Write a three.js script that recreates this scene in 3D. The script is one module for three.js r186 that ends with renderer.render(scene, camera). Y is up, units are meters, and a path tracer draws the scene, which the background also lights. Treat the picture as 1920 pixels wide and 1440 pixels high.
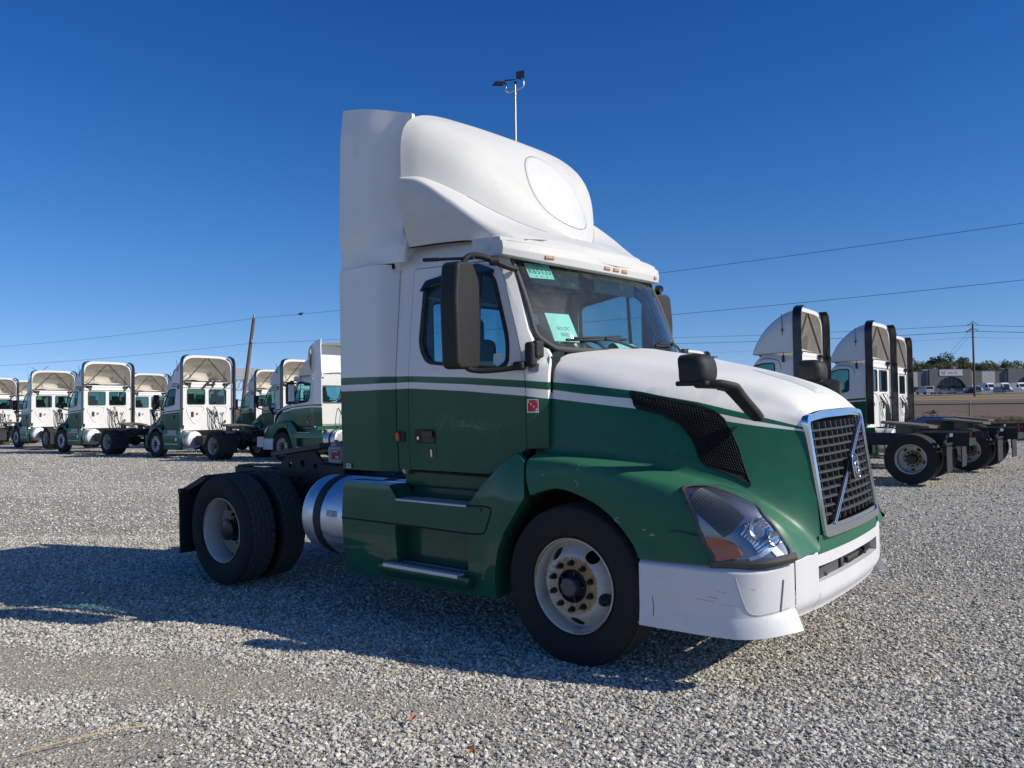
import * as THREE from 'three';
import { mergeGeometries, mergeVertices } from 'three/addons/utils/BufferGeometryUtils.js';
import { RoundedBoxGeometry } from 'three/addons/geometries/RoundedBoxGeometry.js';
import { ConvexGeometry } from 'three/addons/geometries/ConvexGeometry.js';

// ---------------------------------------------------------------- camera, sky, sun, exposure
const scene = new THREE.Scene();
const renderer = new THREE.WebGLRenderer({ antialias: true });
renderer.setSize(1024, 768);
renderer.toneMapping = THREE.LinearToneMapping;
renderer.toneMappingExposure = 1.0;
renderer.shadowMap.enabled = true;

const EYE = new THREE.Vector3(2.989, 1.582, 5.483);
const camera = new THREE.PerspectiveCamera(50.29, 4 / 3, 0.1, 2000);
{
  const yaw = 0.67716, pitch = 0.03318, roll = -0.01099;
  camera.position.copy(EYE);
  const f = new THREE.Vector3(-Math.sin(yaw) * Math.cos(pitch), Math.sin(pitch), -Math.cos(yaw) * Math.cos(pitch));
  const r = new THREE.Vector3().crossVectors(f, new THREE.Vector3(0, 1, 0)).normalize(), u = new THREE.Vector3().crossVectors(r, f);
  const c = Math.cos(roll), s = Math.sin(roll);
  const r2 = r.clone().multiplyScalar(c).addScaledVector(u, s), u2 = u.clone().multiplyScalar(c).addScaledVector(r, -s);
  camera.quaternion.setFromRotationMatrix(new THREE.Matrix4().makeBasis(r2, u2, f.negate()));
}
const SUN = new THREE.Vector3(1.50, 1.0, -0.56).normalize();
{
  // clear autumn sky: deep blue overhead, pale towards the horizon, darkest at right angles to the sun
  const w = 1024, h = 512, d = new Float32Array(w * h * 4);
  for (let j = 0; j < h; j++) for (let i = 0; i < w; i++) {
    const el = ((j + 0.5) / h - 0.5) * Math.PI, az = ((i + 0.5) / w - 0.5) * 2 * Math.PI;
    const y = Math.sin(el), x = Math.cos(el) * Math.cos(az), z = Math.cos(el) * Math.sin(az);
    const g = x * SUN.x + y * SUN.y + z * SUN.z, e = Math.max(0, y);
    const pol = 0.90 + 0.72 * g * g, glow = 0.5 * Math.pow(Math.max(0, g), 10), hz = Math.exp(-e * 25);
    let R = (0.004 + 0.27 * Math.exp(-7.4 * e) + 0.32 * hz) * pol, G = (0.042 + 0.50 * Math.exp(-5.1 * e) + 0.20 * hz) * pol, B = (0.115 + 0.775 * Math.exp(-2.6 * e)) * pol;
     R *= 1.04; G *= 1.05; B *= 1.04; R += glow * 0.8; G += glow * 0.85; B += glow * 0.9;
    if (y < 0) { R = 0.22; G = 0.21; B = 0.2; }
    const o = (j * w + i) * 4; d[o] = R; d[o + 1] = G; d[o + 2] = B; d[o + 3] = 1;
  }
  const t = new THREE.DataTexture(d, w, h, THREE.RGBAFormat, THREE.FloatType);
  t.mapping = THREE.EquirectangularReflectionMapping; t.magFilter = t.minFilter = THREE.LinearFilter; t.wrapS = THREE.RepeatWrapping; t.needsUpdate = true;
  scene.background = t; scene.environment = t; scene.backgroundIntensity = 1; scene.environmentIntensity = 1;
}
const sun = new THREE.DirectionalLight(new THREE.Color(1.0, 0.94, 0.83), 4.4);
sun.position.copy(SUN).multiplyScalar(120).add(new THREE.Vector3(-12, 0, -8));
sun.target.position.set(-12, 0, -8);
sun.castShadow = true; sun.shadow.mapSize.set(4096, 4096);
Object.assign(sun.shadow.camera, { left: -60, right: 60, top: 60, bottom: -60, near: 1, far: 300 });
scene.add(sun, sun.target);

// ---------------------------------------------------------------- helpers
let seed = 12345;
const rnd = () => { seed = (seed + 0x6D2B79F5) | 0; let t = Math.imul(seed ^ (seed >>> 15), 1 | seed); t = (t + Math.imul(t ^ (t >>> 7), 61 | t)) ^ t; return ((t ^ (t >>> 14)) >>> 0) / 4294967296; };
const rr = (a, b) => a + (b - a) * rnd();
const V = (x, y, z) => new THREE.Vector3(x, y, z);
const lerp = (a, b, t) => a + (b - a) * t, clamp = (x, a, b) => Math.min(b, Math.max(a, x)), sstep = (a, b, x) => { const t = clamp((x - a) / (b - a), 0, 1); return t * t * (3 - 2 * t); };
const hash2 = (x, y) => { let h = Math.imul(x | 0, 374761393) + Math.imul(y | 0, 668265263) | 0; h = Math.imul(h ^ (h >>> 13), 1274126177); return ((h ^ (h >>> 16)) >>> 0) / 4294967296; };
const vnoise = (x, y) => { const xi = Math.floor(x), yi = Math.floor(y), fx = x - xi, fy = y - yi, u = fx * fx * (3 - 2 * fx), v = fy * fy * (3 - 2 * fy); return lerp(lerp(hash2(xi, yi), hash2(xi + 1, yi), u), lerp(hash2(xi, yi + 1), hash2(xi + 1, yi + 1), u), v); };
const fbm = (x, y, n = 4) => { let s = 0, a = 0.5, t = 0; for (let i = 0; i < n; i++) { s += a * vnoise(x + i * 17.3, y - i * 9.1); t += a; x *= 2.03; y *= 2.03; a *= 0.5; } return s / t; };
const used = {};
function numbered(n) { used[n] = (used[n] ?? -1) + 1; return used[n] ? n + '_' + String(used[n]).padStart(3, '0') : n; }
function thing(name, label, category, [x, y, z] = [0, 0, 0], turn = 0, group) {
  const o = new THREE.Group(); o.name = numbered(name); scene.add(o); o.position.set(x, y, z); o.rotation.y = turn;
  o.userData = { label, category }; if (group) o.userData.group = group; return o;
}
function part(name, g, m, parent, label) {
  const o = new THREE.Mesh(g, m); o.name = name; o.castShadow = o.receiveShadow = true; (parent || scene).add(o);
  if (label) o.userData.label = label; return o;
}
function top(name, g, m, label, category, group) { const o = part(numbered(name), g, m, scene, label); o.userData.category = category; if (group) o.userData.group = group; return o; }
function struct(name, g, m) { const o = part(name, g, m, scene); o.userData.kind = 'structure'; return o; }
function pair(name, g, m, parent, label) { part(name, g, m, parent, label); return part(name, mirror(g), m, parent, label); }
function pivot(name, parent, [x, y, z] = [0, 0, 0]) { const o = new THREE.Group(); o.name = name; o.position.set(x, y, z); parent.add(o); return o; }
// geometry
function clean(g) { const n = g.index ? g.toNonIndexed() : g; for (const k of Object.keys(n.attributes)) if (!['position', 'normal', 'uv'].includes(k)) n.deleteAttribute(k); if (!n.attributes.uv) n.setAttribute('uv', new THREE.BufferAttribute(new Float32Array(n.attributes.position.count * 2), 2)); if (!n.attributes.normal) n.computeVertexNormals(); n.morphAttributes = {}; return n; }
const merge = (...l) => mergeGeometries(l.flat().map(clean));
function flip(g) { if (g.index) { const a = g.index.array; for (let i = 0; i < a.length; i += 3) { const t = a[i]; a[i] = a[i + 1]; a[i + 1] = t; } } else { for (const k of Object.keys(g.attributes)) { const A = g.attributes[k], s = A.itemSize; for (let i = 0; i < A.count; i += 3) for (let c = 0; c < s; c++) { const t = A.array[i * s + c]; A.array[i * s + c] = A.array[(i + 1) * s + c]; A.array[(i + 1) * s + c] = t; } } } return g; }
const mirror = g => flip(g.clone().scale(1, 1, -1));
const both = g => merge(g, mirror(g));
const bx = (w, h, d, x = 0, y = 0, z = 0, r = 0, seg = 2) => (r ? new RoundedBoxGeometry(w, h, d, seg, r) : new THREE.BoxGeometry(w, h, d)).translate(x, y, z);
const cyl = (r1, r2, len, x, y, z, axis = 'y', n = 24, open = false) => { const g = new THREE.CylinderGeometry(r1, r2, len, n, 1, open); if (axis === 'x') g.rotateZ(-Math.PI / 2); if (axis === 'z') g.rotateX(Math.PI / 2); return g.translate(x, y, z); };
function tube(pts, r, n = 24, k = 8, closed = false, tension = 'centripetal') { return new THREE.TubeGeometry(new THREE.CatmullRomCurve3(pts.map(p => V(...p)), closed, tension), n, r, k, closed); }
function bar(a, b, r, k = 6, r2 = r) { const A = V(...a), B = V(...b), g = new THREE.CylinderGeometry(r2, r, A.distanceTo(B), k); g.applyQuaternion(new THREE.Quaternion().setFromUnitVectors(V(0, 1, 0), B.clone().sub(A).normalize())); return g.translate((A.x + B.x) / 2, (A.y + B.y) / 2, (A.z + B.z) / 2); }
function grid(fn, nu, nv, uv) { // fn(u, v) -> [x, y, z]; uv 'xy' = metres seen from the side
  const P = [], U = [], I = [];
  for (let j = 0; j <= nv; j++) for (let i = 0; i <= nu; i++) { const p = fn(i / nu, j / nv); P.push(p[0], p[1], p[2]); uv === 'xy' ? U.push(p[0], p[1]) : uv === 'xz' ? U.push(p[0], p[2]) : uv === 'zy' ? U.push(p[2], p[1]) : U.push(i / nu, j / nv); }
  for (let j = 0; j < nv; j++) for (let i = 0; i < nu; i++) { const a = j * (nu + 1) + i, b = a + 1, c = a + nu + 1, d = c + 1; I.push(a, b, d, a, d, c); }
  const g = new THREE.BufferGeometry(); g.setAttribute('position', new THREE.Float32BufferAttribute(P, 3)); g.setAttribute('uv', new THREE.Float32BufferAttribute(U, 2)); g.setIndex(I); g.computeVertexNormals(); return g;
}
// a plate cut to an outline (with holes), laid onto a curved surface by map(x, y) -> [x, y, z], with rims of the given depth
function dens(l, L, closed = true) { const o = []; for (let i = 0; i < l.length - (closed ? 0 : 1); i++) { const a = l[i], b = l[(i + 1) % l.length], n = Math.max(1, Math.ceil(Math.hypot(b[0] - a[0], b[1] - a[1]) / L)); for (let k = 0; k < n; k++) o.push([lerp(a[0], b[0], k / n), lerp(a[1], b[1], k / n)]); } if (!closed) o.push(l[l.length - 1]); return o; }
function panel(outline, holes, map, { L = 0.06, depth = 0.02, dir = [0, 0, -1], uv = 'xy' } = {}) {
  const shp = new THREE.Shape(outline.map(p => new THREE.Vector2(...p)));
  for (const h of holes) shp.holes.push(new THREE.Path(h.map(p => new THREE.Vector2(...p))));
  let sg = new THREE.ShapeGeometry(shp), P = sg.attributes.position, T = [];
  const ix = sg.index.array, pt = k => [P.getX(k), P.getY(k)];
  const st = []; for (let i = 0; i < ix.length; i += 3) st.push([pt(ix[i]), pt(ix[i + 1]), pt(ix[i + 2])]);
  const d2 = (a, b) => (a[0] - b[0]) ** 2 + (a[1] - b[1]) ** 2;
  while (st.length) { const [a, b, c] = st.pop(), e = [d2(a, b), d2(b, c), d2(c, a)], m = Math.max(...e); if (m <= L * L) { T.push(a, b, c); continue; } const k = e.indexOf(m), t = [a, b, c], p = t[k], q = t[(k + 1) % 3], r = t[(k + 2) % 3], h = [(p[0] + q[0]) / 2, (p[1] + q[1]) / 2]; st.push([p, h, r], [h, q, r]); }
  const pos = [], u = []; for (const p of T) { const m = map(...p); pos.push(...m); u.push(...(uv === 'xy' ? [m[0], m[1]] : p)); }
  let g = new THREE.BufferGeometry(); g.setAttribute('position', new THREE.Float32BufferAttribute(pos, 3)); g.setAttribute('uv', new THREE.Float32BufferAttribute(u, 2));
  g = mergeVertices(g, 1e-5); g.computeVertexNormals();
  if (!depth) return g;
  const out = [g];
  for (const c of [outline, ...holes]) { const l = dens(c, L); out.push(grid((s, t) => { const p = l[Math.round(s * l.length) % l.length], m = map(...p); return [m[0] + dir[0] * depth * t, m[1] + dir[1] * depth * t, m[2] + dir[2] * depth * t]; }, l.length, 1, 'xy')); }
  return merge(out);
}
const circ = (cx, cy, r, n = 32, ry = r) => Array.from({ length: n }, (_, i) => [cx + r * Math.cos(i / n * 2 * Math.PI), cy + ry * Math.sin(i / n * 2 * Math.PI)]);
function rounded(pts, r, n = 5) { // rounds the corners of a polygon
  const o = []; const N = pts.length;
  pts.forEach((p, i) => { const a = pts[(i + N - 1) % N], b = pts[(i + 1) % N], la = Math.hypot(a[0] - p[0], a[1] - p[1]), lb = Math.hypot(b[0] - p[0], b[1] - p[1]), k = Math.min(Array.isArray(r) ? r[i] : r, la * 0.45, lb * 0.45); const s = [p[0] + (a[0] - p[0]) / la * k, p[1] + (a[1] - p[1]) / la * k], e = [p[0] + (b[0] - p[0]) / lb * k, p[1] + (b[1] - p[1]) / lb * k]; for (let j = 0; j <= n; j++) { const t = j / n; o.push([(1 - t) ** 2 * s[0] + 2 * t * (1 - t) * p[0] + t * t * e[0], (1 - t) ** 2 * s[1] + 2 * t * (1 - t) * p[1] + t * t * e[1]]); } });
  return o;
}
const rect = (x0, y0, x1, y1, r = 0) => { const p = [[x0, y0], [x1, y0], [x1, y1], [x0, y1]]; return r ? rounded(p, r) : p; };
// a net of curves, skinned: each curve runs one way, the skin joins them the other way
function net(curves) {
  const C = curves.map(c => new THREE.CatmullRomCurve3(c.map(p => V(...p)), false, 'centripetal')), N = C.length - 1;
  return (u, v, symmetric = true) => {
    const s = clamp(v * N, 0, N - 1e-6), i = Math.floor(s), t = s - i, t2 = t * t, t3 = t2 * t, g = k => { if (k < 0) { const p = C[symmetric ? -k : 0].getPoint(u); if (symmetric) p.z = -p.z; return p; } return C[Math.min(N, k)].getPoint(u); };
    const a = g(i - 1), b = g(i), c = g(i + 1), d = i + 2 > N ? c.clone().multiplyScalar(2).sub(b) : g(i + 2);
    const f = (p0, p1, p2, p3) => 0.5 * (2 * p1 + (p2 - p0) * t + (2 * p0 - 5 * p1 + 4 * p2 - p3) * t2 + (3 * p1 - p0 - 3 * p2 + p3) * t3);
    return [f(a.x, b.x, c.x, d.x), f(a.y, b.y, c.y, d.y), f(a.z, b.z, c.z, d.z)];
  };
}
const offs = (fn, h) => (u, v) => { const e = 2e-3, a = V(...fn(u, v)), p = V(...fn(Math.min(1, u + e), v)).sub(V(...fn(Math.max(0, u - e), v))), q = V(...fn(u, Math.min(1, v + e))).sub(V(...fn(u, Math.max(0, v - e)))); const n = q.cross(p).normalize(); return [a.x + n.x * h, a.y + n.y * h, a.z + n.z * h]; };
// materials and canvases
const lin = (r, g, b) => new THREE.Color().setRGB(r, g, b);
const std = (c, roughness = 0.6, metalness = 0, o = {}) => new THREE.MeshStandardMaterial({ color: c, roughness, metalness, side: THREE.DoubleSide, ...o });
const phys = (c, roughness, o = {}) => new THREE.MeshPhysicalMaterial({ color: c, roughness, side: THREE.DoubleSide, ...o });
function canvas(w, h, draw, srgb = true) {
  const c = document.createElement('canvas'); c.width = w; c.height = h; const x = c.getContext('2d'); draw(x, w, h);
  const t = new THREE.CanvasTexture(c); if (srgb) t.colorSpace = THREE.SRGBColorSpace; t.wrapS = t.wrapT = THREE.RepeatWrapping; return t;
}
const inM = (t, w, h, x0 = 0, y0 = 0) => { t.repeat.set(1 / w, 1 / h); t.offset.set(-x0 / w, -y0 / h); return t; }; // the texture spans w x h metres from (x0, y0)
const toS = v => Math.round(255 * (v <= 0.0031308 ? 12.92 * v : 1.055 * Math.pow(v, 1 / 2.4) - 0.055));
const css = (r, g, b, a = 1) => `rgba(${toS(clamp(r, 0, 1))},${toS(clamp(g, 0, 1))},${toS(clamp(b, 0, 1))},${a})`;
// ---------------------------------------------------------------- materials
const GY = -0.025; // ground level under the yard
const GREEN = [0.012, 0.10, 0.055], WHITE = [0.83, 0.805, 0.75];
function mottle(x, w, h, n, col, a, s0, s1) { for (let i = 0; i < n; i++) { x.fillStyle = css(...col, a * rnd()); const s = rr(s0, s1); x.beginPath(); x.ellipse(rnd() * w, rnd() * h, s, s * rr(0.5, 1.6), rnd() * 3, 0, 7); x.fill(); } }
// bands: list of [x, top of the green stripe, its bottom, bottom of the white stripe]
function livery(X0, Y0, W, H, bands, px, extra) {
  return inM(canvas(px, px, (x, w, h) => {
    const X = m => (m - X0) / W * w, Y = m => h - (m - Y0) / H * h;
    x.fillStyle = css(...WHITE); x.fillRect(0, 0, w, h);
    mottle(x, w, h, 300, [0.66, 0.64, 0.58], 0.012, w / 90, w / 22);
    const band = (a, b) => { x.beginPath(); bands.forEach((p, i) => x[i ? 'lineTo' : 'moveTo'](X(p[0]), Y(p[a]))); [...bands].reverse().forEach(p => x.lineTo(X(p[0]), b === null ? h : Y(p[b]))); x.closePath(); x.fill(); };
    x.fillStyle = css(...GREEN); band(1, 2); band(3, null);
    x.save(); x.beginPath(); x.rect(0, Y(1.75), w, h); x.clip();
    mottle(x, w, h, 160, [0.05, 0.14, 0.085], 0.07, w / 120, w / 30);
    x.restore();
    for (let i = 0; i < 900; i++) { const s = rr(0.6, 1.7) * px / 2048; x.fillStyle = rnd() < 0.6 ? css(0.5, 0.52, 0.48, 0.5) : css(0.05, 0.05, 0.05, 0.45); x.fillRect(rnd() * w, rnd() * h, s, s * rr(0.6, 2)); }
    if (extra) extra(x, X, Y, px / W);
  }), W, H, X0, Y0);
}
const BANDS = [[-2.6, 1.875, 1.815, 1.765], [-1.9, 1.875, 1.82, 1.77], [-1.5, 1.872, 1.827, 1.778], [-0.95, 1.848, 1.80, 1.75], [-0.4, 1.812, 1.763, 1.708], [-0.29, 1.80, 1.75, 1.69], [0, 1.77, 1.712, 1.655], [0.3, 1.73, 1.68, 1.62], [0.7, 1.65, 1.61, 1.565], [1.03, 1.562, 1.53, 1.503], [1.27, 1.49, 1.478, 1.466], [2, 1.3, 1.29, 1.28]];
function scratches(x, X, Y, k) {
  x.lineCap = 'round';
  const mark = (a, b, n, len, c, w) => { for (let i = 0; i < n; i++) { x.strokeStyle = c; x.lineWidth = w * k * rr(0.5, 1.3); x.beginPath(); const px = X(a + rr(-0.03, 0.03)), py = Y(b + rr(-0.03, 0.03)), t = rr(-1, 1); x.moveTo(px, py); x.lineTo(px + Math.cos(t) * len * k, py + Math.sin(t) * len * k); x.stroke(); } };
  const pale = css(0.6, 0.63, 0.6, 0.8);
  mark(0.06, 1.16, 4, 0.02, pale, 0.003); mark(0.35, 0.93, 5, 0.03, pale, 0.004); mark(0.56, 0.90, 3, 0.02, pale, 0.005); mark(0.05, 1.24, 3, 0.012, pale, 0.003); mark(-0.2, 1.2, 3, 0.012, pale, 0.003);
  // faded lettering left on the door after a decal was peeled off
  x.save(); x.beginPath(); x.rect(X(-1.53), Y(1.7), 1.2 * k, 0.6 * k); x.clip();
  for (let i = 0; i < 420; i++) { const u = rnd(), a = -1.25 + u * 0.62, b = 1.535 - 0.05 * u + rr(-0.035, 0.035) * (1 + Math.sin(u * 9)); x.fillStyle = css(0.10, 0.17, 0.12, 0.5 * rnd()); x.fillRect(X(a), Y(b), rr(0.004, 0.016) * k, rr(0.004, 0.02) * k); }
  for (let i = 0; i < 40; i++) { x.fillStyle = css(0.28, 0.31, 0.25, 0.35 * rnd()); x.fillRect(X(-1.07 + rr(0, 0.26)), Y(1.52 + rr(-0.03, 0.02)), rr(0.01, 0.03) * k, rr(0.004, 0.012) * k); }
  for (let i = 0; i < 8; i++) { x.fillStyle = css(0.35, 0.04, 0.03, 0.5); x.fillRect(X(-1.17 + rr(0, 0.02)), Y(1.575 + rr(-0.01, 0.01)), 0.012 * k, 0.008 * k); }
  x.restore();
}
const noiseTex = (n, f) => canvas(n, n, (x, w, h) => { const im = x.createImageData(w, h); for (let j = 0; j < h; j++) for (let i = 0; i < w; i++) { const v = clamp(f(i, j, w, h), 0, 1) * 255, o = (j * w + i) * 4; im.data[o] = im.data[o + 1] = im.data[o + 2] = v; im.data[o + 3] = 255; } x.putImageData(im, 0, 0); }, false);
const tileN = (i, j, w, f) => { // tiling value noise
  const x = i / w * f, y = j / w * f, xi = Math.floor(x), yi = Math.floor(y), fx = x - xi, fy = y - yi, u = fx * fx * (3 - 2 * fx), v = fy * fy * (3 - 2 * fy), H = (a, b) => hash2(((a % f) + f) % f + f * 31, ((b % f) + f) % f); return lerp(lerp(H(xi, yi), H(xi + 1, yi), u), lerp(H(xi, yi + 1), H(xi + 1, yi + 1), u), v); };
const roughTex = inM(noiseTex(512, (i, j, w) => 0.55 + 0.45 * (0.6 * tileN(i, j, w, 9) + 0.4 * tileN(i, j, w, 60))), 1.3, 1.3);
const wavyTex = inM(noiseTex(512, (i, j, w) => 0.6 * tileN(i, j, w, 5) + 0.4 * tileN(i, j, w, 11)), 1.6, 1.6);
const mainLivery = livery(-2.4, 0.2, 4, 4, BANDS, 2048, scratches);
// plastic bonnet lightened, most along the wing crests: fading plus sunlit brightness painted in
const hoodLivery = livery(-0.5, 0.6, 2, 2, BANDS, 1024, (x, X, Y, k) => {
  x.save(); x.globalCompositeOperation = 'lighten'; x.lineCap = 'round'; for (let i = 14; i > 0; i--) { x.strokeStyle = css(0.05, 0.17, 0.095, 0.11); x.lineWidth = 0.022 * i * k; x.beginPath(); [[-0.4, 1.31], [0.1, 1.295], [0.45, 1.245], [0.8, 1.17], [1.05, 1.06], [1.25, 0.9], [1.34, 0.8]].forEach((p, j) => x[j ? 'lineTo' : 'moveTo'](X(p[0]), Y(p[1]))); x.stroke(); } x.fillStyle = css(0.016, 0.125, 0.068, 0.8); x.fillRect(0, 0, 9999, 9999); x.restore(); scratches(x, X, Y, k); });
const dirtTex = canvas(1024, 1024, (x, w, h) => { x.fillStyle = '#fff'; x.fillRect(0, 0, w, h); mottle(x, w, h, 200, [0.66, 0.63, 0.57], 0.035, 20, 110); for (let i = 0; i < 90; i++) { x.strokeStyle = css(0.45, 0.42, 0.36, 0.07 * rnd()); x.lineWidth = rr(1, 5); const a = rnd() * w, b = rnd() * h; x.beginPath(); x.moveTo(a, b); x.lineTo(a + rr(-6, 6), b + rr(30, 160)); x.stroke(); } for (let i = 0; i < 260; i++) { x.fillStyle = css(0.16, 0.14, 0.11, 0.6 * rnd()); const s = rr(0.6, 2.2); x.fillRect(rnd() * w, rnd() * h, s, s * rr(0.6, 1.6)); } });
const M = {
  paint: phys(lin(1, 1, 1), 0.55, { map: mainLivery, clearcoat: 0.6, clearcoatRoughness: 0.04, specularIntensity: 0.15, roughnessMap: roughTex, bumpMap: wavyTex, bumpScale: 0.0016 }),
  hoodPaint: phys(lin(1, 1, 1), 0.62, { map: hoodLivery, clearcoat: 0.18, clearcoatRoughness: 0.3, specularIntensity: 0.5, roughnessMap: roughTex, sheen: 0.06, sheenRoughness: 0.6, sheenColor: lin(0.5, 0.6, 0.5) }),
  white: phys(lin(0.66, 0.65, 0.615), 0.62, { map: dirtTex, specularIntensity: 0.5, roughnessMap: roughTex }), whiteShaded: phys(lin(0.86, 0.835, 0.775), 0.5, { clearcoat: 0.15, clearcoatRoughness: 0.2, roughnessMap: roughTex, map: dirtTex }),  // one white paint, colour lowered for the sunlit fairing, raised for shaded extenders
  bumper: phys(lin(1, 1, 1), 0.6, { roughnessMap: roughTex, clearcoat: 0.12, clearcoatRoughness: 0.4, map: inM(canvas(1024, 1024, (x, w, h) => {
    x.fillStyle = css(0.72, 0.715, 0.705); x.fillRect(0, 0, w, h); mottle(x, w, h, 160, [0.5, 0.47, 0.4], 0.07, 10, 60);
    const X = m => m / 1.6 * w, Y = m => h - m / 1.6 * h; x.lineCap = 'round';
    for (const [a, b, l, t] of [[0.86, 0.545, 0.1, 1.6], [0.93, 0.565, 0.05, 2], [1.0, 0.53, 0.07, 1], [0.98, 0.6, 0.05, 1.2], [1.15, 0.62, 0.02, 2]]) { x.strokeStyle = css(0.1, 0.1, 0.1, 0.75); x.lineWidth = t; x.beginPath(); x.moveTo(X(a), Y(b)); x.lineTo(X(a + l), Y(b - 0.006)); x.stroke(); }
    x.strokeStyle = css(0.02, 0.02, 0.02, 0.9); x.lineWidth = 3; x.beginPath(); x.moveTo(X(0.585), Y(0.52)); x.lineTo(X(0.592), Y(0.46)); x.lineTo(X(0.59), Y(0.41)); x.stroke();
    for (let i = 0; i < 160; i++) { x.fillStyle = css(0.12, 0.11, 0.1, 0.6 * rnd()); const s = rr(0.6, 2.4); x.fillRect(rnd() * w, rnd() * h, s, s); }
    for (let i = 0; i < 26; i++) { x.strokeStyle = css(0.4, 0.35, 0.28, 0.22); x.lineWidth = rr(1, 2.5); const a = rnd() * w, b = Y(rr(0.42, 0.58)); x.beginPath(); x.moveTo(a, b); x.lineTo(a + rr(-2, 2), b + rr(6, 24)); x.stroke(); }
  }), 1.6, 1.6) }),
  greenIn: phys(lin(0.012, 0.085, 0.048), 0.5, { specularIntensity: 0.3, clearcoat: 0.6, clearcoatRoughness: 0.12 }),
  black: std(lin(0.018, 0.018, 0.02), 0.62), blackGloss: phys(lin(0.012, 0.012, 0.014), 0.3, { clearcoat: 0.4 }),
  plastic: std(lin(0.014, 0.0135, 0.0135), 0.58, 0, { bumpMap: inM(noiseTex(256, () => rnd()), 0.12, 0.12), bumpScale: 0.0006 }),
  rubber: std(lin(0.055, 0.055, 0.055), 0.8), seal: std(lin(0.085, 0.08, 0.075), 0.75), dark: std(lin(0.008, 0.008, 0.009), 0.9),
  frame: std(lin(0.016, 0.016, 0.018), 0.6, 0.1), greasy: std(lin(0.012, 0.011, 0.01), 0.35),
  chrome: std(lin(0.72, 0.74, 0.76), 0.14, 1), alu: std(lin(0.66, 0.67, 0.69), 0.55, 1, { roughnessMap: inM(noiseTex(256, (i, j, w) => 0.6 + 0.4 * tileN(i, j, w, 30)), 0.5, 0.5) }), aluTread: std(lin(0.68, 0.68, 0.68), 0.5, 0.25),
  grille: std(lin(0.075, 0.075, 0.077), 0.5), satin: std(lin(0.3, 0.31, 0.33), 0.45, 0.6),
  glass: phys(lin(0.50, 0.82, 0.77), 0.02, { transmission: 1, thickness: 0, ior: 1.5 }), sideGlass: phys(lin(0.40, 0.60, 0.66), 0.02, { transmission: 1, thickness: 0, ior: 1.5 }),
  clear: phys(lin(0.95, 0.96, 0.97), 0.03, { transmission: 1, thickness: 0, ior: 1.5 }),
  amber: phys(lin(0.50, 0.09, 0.015), 0.25, { clearcoat: 1, clearcoatRoughness: 0.05 }), cells: std(lin(0.62, 0.48, 0.30), 0.4), amberDim: phys(lin(0.42, 0.16, 0.05), 0.3, { clearcoat: 0.8 }),
  red: phys(lin(0.42, 0.02, 0.015), 0.3, { clearcoat: 0.8 }), head: std(lin(0.34, 0.345, 0.36), 0.24, 0.85), mirrorGlass: std(lin(0.75, 0.78, 0.8), 0.04, 1),
  interior: std(lin(0.24, 0.25, 0.25), 0.85), seat: std(lin(0.045, 0.05, 0.055), 0.9), dash: std(lin(0.03, 0.031, 0.034), 0.75), liner: std(lin(0.22, 0.22, 0.21), 0.9),
};
const sideTex = noiseTex(512, (i, j, w) => 0.5 + 0.3 * tileN(i, j, w, 40) + (Math.abs(j / w - 0.5) < 0.004 || Math.abs(j / w - 0.2) < 0.004 || Math.abs(j / w - 0.8) < 0.004 ? 0.3 : 0));
M.tyre = std(lin(0.011, 0.011, 0.0115), 0.82, 0, { bumpMap: sideTex, bumpScale: 0.0015 });
M.tread = std(lin(0.045, 0.044, 0.043), 0.9); M.treadBlocks = std(lin(0.06, 0.059, 0.057), 0.9);
const rimTex = (rust, base) => inM(canvas(512, 512, (x, w, h) => {
  x.fillStyle = css(...base); x.fillRect(0, 0, w, h); const R = m => m / 0.62 * w;
  for (let i = 0; i < 500; i++) { const a = rnd() * 6.283, r = R(rr(0.09, 0.30)); x.fillStyle = css(0.22, 0.2, 0.18, 0.10 * rnd()); x.beginPath(); x.arc(w / 2 + Math.cos(a) * r, h / 2 + Math.sin(a) * r, rr(2, 14), 0, 7); x.fill(); }
  for (let i = 0; i < 900 * rust; i++) { const a = rnd() * 6.283, r = R(Math.abs(rr(0.105, 0.185) + rr(-0.008, 0.008))), k = 0.6 + 0.4 * Math.cos(a + 0.6); x.fillStyle = css(rr(0.2, 0.4), rr(0.09, 0.19), rr(0.02, 0.06), 0.36 * rnd() * k); x.beginPath(); x.arc(w / 2 + Math.cos(a) * r, h / 2 + Math.sin(a) * r, rr(1, 9), 0, 7); x.fill(); }
  for (let i = 0; i < 70 * rust; i++) { const a = rnd() * 6.283, r = R(rr(0.19, 0.30)); x.fillStyle = css(0.15, 0.06, 0.02, 0.7 * rnd()); x.fillRect(w / 2 + Math.cos(a) * r, h / 2 + Math.sin(a) * r, rr(0.5, 3), rr(0.5, 3)); }
}), 0.62, 0.62, -0.31, -0.31);
M.rimWhite = std(lin(1, 1, 1), 0.55, 0, { map: rimTex(4.6, [0.54, 0.51, 0.45]) }); M.rimAlu = std(lin(1, 1, 1), 0.4, 0.15, { map: rimTex(0.05, [0.62, 0.63, 0.65]) });
M.discRust = std(lin(1, 1, 1), 0.7, 0, { map: rimTex(7, [0.36, 0.31, 0.24]) }); M.rimDark = std(lin(0.03, 0.03, 0.032), 0.6);

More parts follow.
